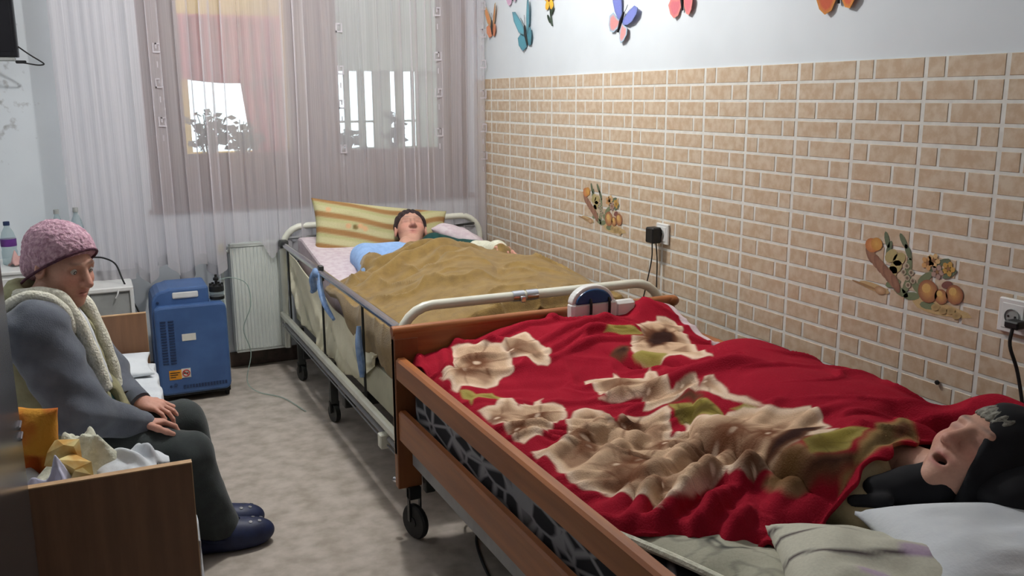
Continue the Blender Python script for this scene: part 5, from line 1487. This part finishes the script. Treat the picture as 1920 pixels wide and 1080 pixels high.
PRINT = [
('olive', [(-0.623, -2.556), (-0.545, -2.518), (-0.516, -2.561), (-0.487, -2.582), (-0.541, -2.601), (-0.575, -2.583)], []),
('pale', [(-1.099, -2.377), (-1.073, -2.38), (-1.043, -2.399), (-1.02, -2.425), (-1.002, -2.432), (-0.957, -2.463), (-0.959, -2.486), (-0.959, -2.567), (-0.977, -2.588), (-0.998, -2.634), (-1.037, -2.649), (-1.081, -2.694), (-1.113, -2.704), (-1.182, -2.66), (-1.199, -2.69), (-1.206, -2.555), (-1.202, -2.576), (-1.192, -2.54), (-1.168, -2.549), (-1.124, -2.461), (-1.112, -2.409)], [(-1.072, -2.527, 0.075, 0.95), (-1.134, -2.581, 0.05, 0.7)]),
('pale', [(-0.965, -2.464), (-0.924, -2.446), (-0.864, -2.447), (-0.858, -2.472), (-0.861, -2.546), (-0.845, -2.59), (-0.868, -2.639), (-0.897, -2.667), (-0.923, -2.654), (-0.93, -2.618), (-0.953, -2.589), (-0.964, -2.569), (-0.96, -2.516)], [(-0.948, -2.534, 0.07, 0.9)]),
('pale', [(-0.479, -2.526), (-0.398, -2.467), (-0.356, -2.467), (-0.342, -2.451), (-0.309, -2.453), (-0.283, -2.475), (-0.298, -2.54), (-0.324, -2.618), (-0.44, -2.814), (-0.541, -3.034), (-0.563, -2.975), (-0.561, -2.907), (-0.589, -2.881), (-0.613, -2.885), (-0.63, -2.855), (-0.636, -2.825), (-0.635, -2.784), (-0.636, -2.744), (-0.555, -2.624), (-0.495, -2.588)], [(-0.432, -2.607, 0.1, 1.0), (-0.48, -2.622, 0.07, 0.9)]),
('dark', [(-0.531, -2.65), (-0.435, -2.554), (-0.358, -2.526), (-0.35, -2.578), (-0.39, -2.643), (-0.501, -2.735), (-0.537, -2.708)], []),
('dark', [(-0.68, -2.697), (-0.634, -2.678), (-0.597, -2.676), (-0.653, -2.758), (-0.677, -2.735)], []),
('olive', [(-0.641, -2.773), (-0.613, -2.769), (-0.586, -2.87), (-0.613, -2.885), (-0.631, -2.856), (-0.636, -2.825)], []),
('olive', [(-1.193, -2.68), (-1.167, -2.71), (-1.163, -2.735), (-1.11, -2.736), (-1.096, -2.78), (-1.128, -2.818), (-1.166, -2.761), (-1.196, -2.788), (-1.2, -2.745)], []),
('pale', [(-1.193, -2.837), (-1.17, -2.838), (-1.149, -2.849), (-1.104, -2.782), (-1.079, -2.783), (-1.094, -2.86), (-1.094, -2.873), (-1.066, -2.859), (-1.04, -2.876), (-0.995, -2.831), (-1.024, -2.882), (-0.997, -2.895), (-0.976, -2.911), (-0.975, -2.942), (-1.012, -3.014), (-1.082, -3.072), (-1.147, -3.117), (-1.195, -3.128), (-1.191, -3.027), (-1.198, -2.95)], [(-1.179, -2.932, 0.05, 0.9), (-1.166, -3.038, 0.05, 0.95), (-1.075, -2.968, 0.05, 0.95)]),
('olive', [(-0.77, -3.156), (-0.736, -3.203), (-0.733, -3.269), (-0.736, -3.307), (-0.739, -3.34), (-0.821, -3.417), (-0.796, -3.33), (-0.801, -3.27), (-0.804, -3.232)], [(-0.766, -3.294, 0.04, 0.9), (-0.794, -3.228, 0.05, 0.9)]),
('olive', [(-0.717, -3.343), (-0.688, -3.364), (-0.682, -3.408), (-0.707, -3.389)], []),
('pale', [(-0.834, -2.79), (-0.79, -2.798), (-0.753, -2.826), (-0.735, -2.809), (-0.734, -2.849), (-0.724, -2.949), (-0.662, -2.897), (-0.673, -2.95), (-0.725, -3.085), (-0.719, -3.092), (-0.708, -3.087), (-0.688, -3.103), (-0.668, -3.129), (-0.696, -3.188), (-0.658, -3.152), (-0.642, -3.177), (-0.655, -3.215), (-0.666, -3.264), (-0.679, -3.285), (-0.675, -3.347), (-0.675, -3.429), (-0.689, -3.365), (-0.697, -3.28), (-0.703, -3.213), (-0.716, -3.154), (-0.767, -3.152), (-0.825, -3.11), (-0.775, -3.039), (-0.812, -3.005), (-0.851, -2.981), (-0.88, -2.96), (-0.857, -2.969)], [(-0.794, -2.951, 0.05, 0.9), (-0.761, -3.046, 0.03, 0.7), (-0.703, -3.109, 0.04, 0.6), (-0.675, -3.186, 0.04, 0.7)]),
('dark', [(-0.768, -3.154), (-0.735, -3.154), (-0.713, -3.165), (-0.713, -3.222), (-0.731, -3.242), (-0.733, -3.179)], []),
('pale', [(-1.031, -3.054), (-0.98, -3.0), (-0.932, -2.981), (-0.919, -3.0), (-0.896, -3.049), (-0.953, -3.157), (-0.877, -3.104), (-0.776, -3.161), (-0.862, -3.299), (-0.819, -3.3), (-0.796, -3.273), (-0.804, -3.377), (-0.728, -3.346), (-0.696, -3.368), (-0.685, -3.407), (-0.649, -3.486), (-0.619, -3.513), (-0.634, -3.567), (-0.67, -3.633), (-0.709, -3.628), (-0.776, -3.656), (-0.855, -3.628), (-0.885, -3.635), (-0.905, -3.628), (-0.91, -3.578), (-0.97, -3.574), (-1.062, -3.614), (-1.129, -3.64), (-1.097, -3.573), (-1.131, -3.542), (-1.154, -3.478), (-1.171, -3.46), (-1.194, -3.4), (-1.199, -3.36), (-1.194, -3.285), (-1.195, -3.18), (-1.174, -3.19), (-1.115, -3.202)], [(-1.062, -3.186, 0.05, 0.9), (-1.075, -3.249, 0.04, 0.8), (-0.92, -3.162, 0.06, 1.0), (-1.022, -3.395, 0.05, 0.95), (-0.903, -3.331, 0.05, 0.95), (-1.099, -3.471, 0.06, 0.9), (-1.082, -3.393, 0.05, 0.7), (-0.817, -3.475, 0.07, 0.9), (-0.848, -3.458, 0.07, 0.7), (-0.831, -3.542, 0.04, 0.9), (-0.944, -3.554, 0.05, 0.6), (-0.784, -3.557, 0.05, 1.0), (-0.878, -3.626, 0.05, 0.9), (-1.058, -3.536, 0.04, 0.8)]),
('dark', [(-0.967, -3.191), (-0.912, -3.143), (-0.86, -3.131), (-0.874, -3.175), (-0.92, -3.167)], []),
('dark', [(-0.835, -3.604), (-0.802, -3.594), (-0.758, -3.589), (-0.691, -3.576), (-0.671, -3.617), (-0.767, -3.658), (-0.817, -3.642)], []),  # dark fold between ridges, its shade painted into the print colour
('brown', [(-0.836, -3.609), (-0.82, -3.634), (-0.782, -3.662), (-0.783, -3.695), (-0.787, -3.729), (-0.813, -3.718), (-0.856, -3.733), (-0.875, -3.722), (-0.868, -3.685), (-0.874, -3.663), (-0.84, -3.633)], [(-0.834, -3.675, 0.07, 0.9)]),
('dark', [(-0.795, -3.703), (-0.725, -3.729), (-0.678, -3.741), (-0.691, -3.756), (-0.767, -3.753), (-0.801, -3.733), (-0.822, -3.712), (-0.82, -3.702)], []),
('olive', [(-0.768, -3.658), (-0.732, -3.648), (-0.665, -3.657), (-0.618, -3.685), (-0.658, -3.708), (-0.72, -3.724), (-0.764, -3.715), (-0.791, -3.699)], [(-0.754, -3.68, 0.05, 0.6)]),
('pale', [(-0.755, -3.648), (-0.702, -3.625), (-0.667, -3.651), (-0.7, -3.657)], []),
('moss', [(-0.766, -3.756), (-0.694, -3.759), (-0.634, -3.764), (-0.561, -3.752), (-0.548, -3.763), (-0.438, -3.636), (-0.517, -3.667), (-0.631, -3.699), (-0.768, -3.78)], []),
('dark', [(-0.57, -3.716), (-0.509, -3.682), (-0.494, -3.691), (-0.538, -3.737), (-0.57, -3.744), (-0.583, -3.729)], []),
]
PRINT_COLOURS = {'pale': ((206, 174, 144), (226, 202, 178), (104, 62, 40)), 'brown': ((138, 100, 72), (168, 132, 100), (92, 66, 36)), 'olive': ((128, 114, 52), (158, 144, 80), (84, 70, 32)),
                 'dark': ((50, 30, 26), (96, 62, 44), (34, 22, 20)), 'moss': ((98, 80, 52), (150, 122, 80), (58, 46, 34)), 'red': ((146, 14, 32), (146, 14, 32), (110, 12, 28))}
def near_print(x, y):
    """large roses, olive leaves and brown stems printed on red fleece, with the shade of one fold painted in"""
    C = np.tile(np.array(lin((152, 26, 44))), x.shape+(1,))
    sx = x.ravel(); sy = y.ravel(); Cf = C.reshape(-1, 3)
    wx = sx+.004*vnoise(sx, sy, 30); wy = sy+.004*vnoise(sx+5, sy+5, 30)
    for kind, poly, spots in PRINT:
        q = np.array(poly); lo = q.min(0)-.02; hi = q.max(0)+.02
        I = np.where((wx > lo[0]) & (wx < hi[0]) & (wy > lo[1]) & (wy < hi[1]))[0]
        if len(I) == 0: continue
        px = wx[I]; py = wy[I]; inside = np.zeros(len(I), bool); dist = np.full(len(I), 9.)
        for (ax, ay), (bx, by) in zip(poly, poly[1:]+poly[:1]):
            c = ((ay > py) != (by > py)) & (px < (bx-ax)*(py-ay)/(by-ay+1e-12)+ax); inside ^= c
            l2 = (bx-ax)**2+(by-ay)**2+1e-12; t = np.clip(((px-ax)*(bx-ax)+(py-ay)*(by-ay))/l2, 0, 1)
            dist = np.minimum(dist, np.hypot(px-ax-t*(bx-ax), py-ay-t*(by-ay)))
        sd = np.where(inside, dist, -dist)
        soft = .004 if kind in ('pale', 'olive', 'red') else .010
        m = sm(sd, -soft, soft)
        base, rim, core = [np.array(lin(k)) for k in PRINT_COLOURS[kind]]
        c = rim+(base-rim)*sm(sd, .004, .022)[:, None]
        for (cx_, cy_, r, w) in spots:
            d = np.hypot(px-cx_, py-cy_)/(r*1.15); ang = np.arctan2(py-cy_, px-cx_)
            k = w*(1-sm(d*(1+.12*np.sin(ang*7)), .12, 1.))
            c = c+(core-c)*k[:, None]
            pet = (1-sm(np.abs(np.sin(2.5*ang+cx_*90)), .03, .22))*(1-sm(d, .9, 1.9))*sm(d, .15, .3); c = c+(core-c)*(.6*w*pet)[:, None]
            bud = 1-sm(d, .07, .16); c = c+(rim-c)*(.8*bud*(kind == 'pale'))[:, None]
        if kind == 'pale':
            fine = .5+.5*np.sin((px*.75+py*.65)*170+3*vnoise(px, py, 14)); c = c+(core-c)*(.12*fine*sm(sd, .012, .03))[:, None]
            blot = sm(vnoise(px, py, 13), .25, 1.1)*sm(sd, .015, .035); c = c+(core-c)*(.62*blot)[:, None]
        Cf[I] = Cf[I]*(1-m[:, None])+c*m[:, None]
    return Cf.reshape(x.shape+(3,))
def top_map(parent, lo, hi, res=.014, grow=1, blur=3):
    # highest point of a lying figure above each spot of the bed, softened: what a blanket has to clear
    n = (int((hi[0]-lo[0])/res)+1, int((hi[1]-lo[1])/res)+1); H = np.full(n, .3)
    for ch in parent.children:
        if ch.type != 'MESH' or ch.name.startswith(('headscarf', 'hair')): continue
        me = ch.data; co = np.empty(len(me.vertices)*3, np.float32); me.vertices.foreach_get('co', co)
        co = co.reshape(-1, 3)+np.array(parent.location)
        i = np.round((co[:, 0]-lo[0])/res).astype(int); j = np.round((co[:, 1]-lo[1])/res).astype(int)
        k = (i >= 0) & (i < n[0]) & (j >= 0) & (j < n[1]); np.maximum.at(H, (i[k], j[k]), co[k, 2])
    def sh(A, a, b): return np.roll(np.roll(A, a, 0), b, 1)
    for _ in range(grow): H = np.max([sh(H, a, b) for a in (-1, 0, 1) for b in (-1, 0, 1)], 0)
    for _ in range(blur): H = sum(sh(H, a, b) for a in (-1, 0, 1) for b in (-1, 0, 1))/9
    def look(x, y):
        fx = np.clip((x-lo[0])/res, 0, n[0]-1.001); fy = np.clip((y-lo[1])/res, 0, n[1]-1.001)
        i = fx.astype(int); j = fy.astype(int); u = fx-i; v = fy-j
        return (H[i, j]*(1-u)+H[i+1, j]*u)*(1-v)+(H[i, j+1]*(1-u)+H[i+1, j+1]*u)*v
    return look
def over(Z, hb, k=.02):
    d = np.clip(.5+.5*(hb-Z)/k, 0, 1); return Z*(1-d)+hb*d+k*d*(1-d)
near_clear = top_map(np_, (-1.3, -4.1), (-.1, -2.3))
far_clear = top_map(fp, (-1.3, -2.3), (-.1, -.5))
END_X = [-1.235, -1.19, -1.08, -1.0, -.92, -.82, -.69, -.58, -.44, -.36, -.28, -.2]
END_Y = [-3.52, -3.62, -3.75, -3.81, -3.80, -3.80, -3.78, -3.76, -3.73, -3.73, -3.84, -4.00]
nx, ny = 290, 420
u = np.linspace(0, 1, nx); v = np.linspace(0, 1, ny)
X_ = np.repeat((-1.228+.998*u)[:, None], ny, 1)
yend = np.interp(X_[:, 0], END_X, END_Y)
yend = yend+.010*np.sin(X_[:, 0]*60)
Y_ = -2.358+(yend[:, None]+2.358)*v[None]
Z_ = near_height(X_, Y_)
Z_ = over(Z_, near_clear(X_, Y_)+.014)
# rolled lower edge and side tucks
e = sm(v, .965, 1.)[None]*np.ones((nx, 1)); Z_ = Z_-e*np.where(X_ < -.86, .03, .02)
sd = sm(-u, -.02, 0)[:, None]; Z_ = Z_-.015*sd
PC = near_print(X_, Y_); hemw = (sm(u, .972, .978)[:, None]*sm(Y_, -2.80, -2.74))[..., None]; PC = PC*(1-hemw)+np.array(lin((214, 196, 200)))*hemw
P = np.stack([X_, Y_, Z_], -1)
blk = sheet('floral_blanket', P, 'print', None, .009, colours=PC)
tag(blk, 'bright red fleece blanket with big beige roses over the sleeper', 'blanket')

# grey-cream quilt edge showing below the red blanket
def quilt_print(x, y):
    C = np.tile(np.array(lin((178, 176, 158))), x.shape+(1,)); k = np.array(lin((66, 66, 66)))
    s = sm(np.abs(vnoise(x, y, 24)+.4*vnoise(x, y, 50)), .08, .42); s2 = sm(vnoise(x+9, y, 9), -.3, .2)
    m = (1-s)*(.35+.65*s2)*.9
    return C*(1-m[..., None])+k*m[..., None]
n1, n2 = 110, 60
uu, vv = np.meshgrid(np.linspace(0, 1, n1), np.linspace(0, 1, n2), indexing='ij')
X_ = -1.218+.20*vv+.16*uu; Y_ = -3.56-.56*uu-.05*vv
Z_ = .574+.036*np.sin(PI*vv)**.6*(.35+.65*sm(uu, .05, .30))+.006*vnoise(X_, Y_, 16)+.012*np.sin(uu*3)
tag(sheet('quilt', np.stack([X_, Y_, Z_], -1), 'print_cotton', None, .016, colours=quilt_print(X_, Y_)), 'folded grey cream quilt with dark sprigs beside the beech rail', 'quilt')
b = MB(); b.tube([(-1.215+.15*t, -3.57-.55*t, .582+.012*math.sin(t*3)) for t in np.linspace(0, 1, 24)], .009, 8)
qp = b.build('piping', 'cream_cloth', bpy.data.objects['quilt'])

def sprig(u, v):
    C = np.tile(np.array(lin((196, 194, 178))), u.shape+(1,)); k = np.array(lin((70, 58, 62))); pk = np.array(lin((182, 160, 186)))
    for (a, b_, c, w) in ((.25, .75, 1.3, .06), (.42, .40, 1.1, .05), (-.1, .95, 1.5, .04), (.05, 0., .9, .05)):
        d = np.abs(v-(b_+.45*np.sin((u+a)*c*1.6)-.5*u)); m = sm(w-d, 0, w*.7)*sm(vnoise(u, v, 3)+.7, 0, .5)
        C = C*(1-m[..., None])+k*m[..., None]
    for (a, b_) in ((.45, .45), (-.3, -.35), (.1, .1)):
        d = np.hypot((u-a)/.16, (v-b_)/.12); m = sm(1.1-d, 0, .5)*.85
        C = C*(1-m[..., None])+pk*m[..., None]
    return C
tag(pillow('patterned_pillow', (-.885, -4.04, .612), (.82, -.56, -.06), (.56, .82, -.03), (.06, .03, 1), .22, .19, .058, 'print_cotton', colour_fn=sprig, seed=3., wrinkle=.007), 'cream pillow printed with dark sprigs at the near bed', 'pillow')
tag(pillow('white_pillow', (-.535, -4.12, .626), (.90, -.42, -.04), (.42, .90, .0), (.03, -.01, 1), .35, .165, .068, 'white_cloth', seed=7., wrinkle=.006), 'plain white pillow nearest the camera on the near bed', 'pillow')

# ---- far bed bedding
def far_height(x, y):
    A = np.interp(-y, [.85, 1.0, 1.3, 1.6, 1.9, 2.2], [.09, .12, .135, .14, .12, .10])
    z = .648+A*np.exp(-(np.abs(x+.62)/.36)**2.4)
    return z+.004*vnoise(x, y, 8)+.002*vnoise(x, y, 19)
def far_folds(x, y):
    z = 0.*x
    for pts, a, w in (([(-1.06, -1.10), (-.85, -1.10), (-.60, -1.02)], .030, .030), ([(-1.10, -1.32), (-.90, -1.22), (-.62, -1.16), (-.45, -1.10)], .040, .035), ([(-1.14, -1.20), (-1.02, -1.12)], .03, .03), ([(-1.12, -1.27), (-.96, -1.18), (-.76, -1.13), (-.56, -1.03)], -.045, .018), ([(-1.10, -1.12), (-1.02, -1.06)], -.03, .018),
                      ([(-1.05, -1.42), (-.80, -1.36), (-.55, -1.25)], -.020, .03), ([(-1.13, -1.58), (-.95, -1.62), (-.75, -1.75)], .020, .04), ([(-.72, -1.95), (-.62, -1.70), (-.50, -1.45)], -.026, .05),
                      ([(-.40, -1.30), (-.36, -1.6), (-.34, -1.9)], .03, .07)):
        z = z+seg_ridge(x, y, pts, a, w)
    return 1.2*z+.020*np.clip(1-np.abs(vnoise(x*.9+y*.4, y*.5-x*.3, 8)), 0, 1)**5
n1, n2 = 200, 190
t = np.linspace(0, 1, n1); s = np.linspace(0, 1, n2)
T, S_ = np.meshgrid(t, s, indexing='ij')
tx = np.clip(T/.84, 0, 1)
X_ = -.235-.955*tx
ytop = -.93-.10*sm(-X_, .98, 1.16)+.02*np.sin(X_*9)-.34*sm(X_, -.50, -.38)
Y_ = ytop+(-2.168-ytop)*S_
Z_ = over(far_height(X_, Y_), far_clear(X_, Y_)+.014)+far_folds(X_, Y_)
hang = np.clip((T-.84)/.16, 0, 1)
dl = np.interp(-Y_, [.9, 1.2, 1.4, 1.6, 1.75, 1.9, 2.2], [.03, .04, .12, .175, .15, .17, .24])
Z_ = Z_-hang*dl-.02*sm(T, .74, .84)
X_ = X_-.010*np.sin(hang*PI)+.006*np.sin(Y_*24)*hang
Z_ = Z_-.05*sm(S_, .97, 1)
roll = np.exp(-(S_/.03)**2); Z_ = Z_-.012*roll
tag(sheet('wool_blanket', np.stack([X_, Y_, Z_], -1), 'brown_blanket', None, .008), 'olive brown wool blanket over the person in the corner bed', 'blanket')
def band_print(u, v):
    pale = np.array(lin((190, 184, 142))); tan = np.array(lin((152, 114, 72))); g = np.array(lin((168, 166, 118)))
    w = v*2.1+.46*np.cos(u*2.6+.2)+.14*np.sin(u*5)
    f = w-np.floor(w)
    m = sm(f, .02, .16)*(1-sm(f, .62, .80))
    C = tan+(pale-tan)*m[..., None]
    C = C+(g-C)*((sm(f, .40, .6)*(1-sm(f, .62, .75)))[..., None]*.8)
    for (a, b_) in ((-.42, .10), (-.35, .14), (-.28, .08), (-.52, .12), (-.80, .62), (.3, .55), (.5, -.5), (-.3, -.75)):
        d = np.hypot((u-a)/.045, (v-b_)/.085); m = sm(1.2-d, 0, .6)
        col = np.array(lin((212, 168, 128))) if int(a*100) % 3 else np.array(lin((120, 104, 62)))
        C = C*(1-m[..., None])+col*m[..., None]
    return C
tag(pillow('striped_pillow', (-.735, -.40, .735), (.985, .02, -.15), (.14, .42, .90), (-.05, -.90, .43), .385, .185, .075, 'print_cotton', nu=80, nv=50, colour_fn=band_print, seed=2.), 'large yellow green pillow with wavy tan bands behind the lying person', 'pillow')
tag(pillow('pink_pillow', (-.365, -.60, .735), (.80, -.50, -.34), (.35, .80, -.1), (.35, -.1, .92), .15, .15, .05, 'pink_sheet', seed=5.), 'pale pink pillow at the wall side of the lying person', 'pillow')
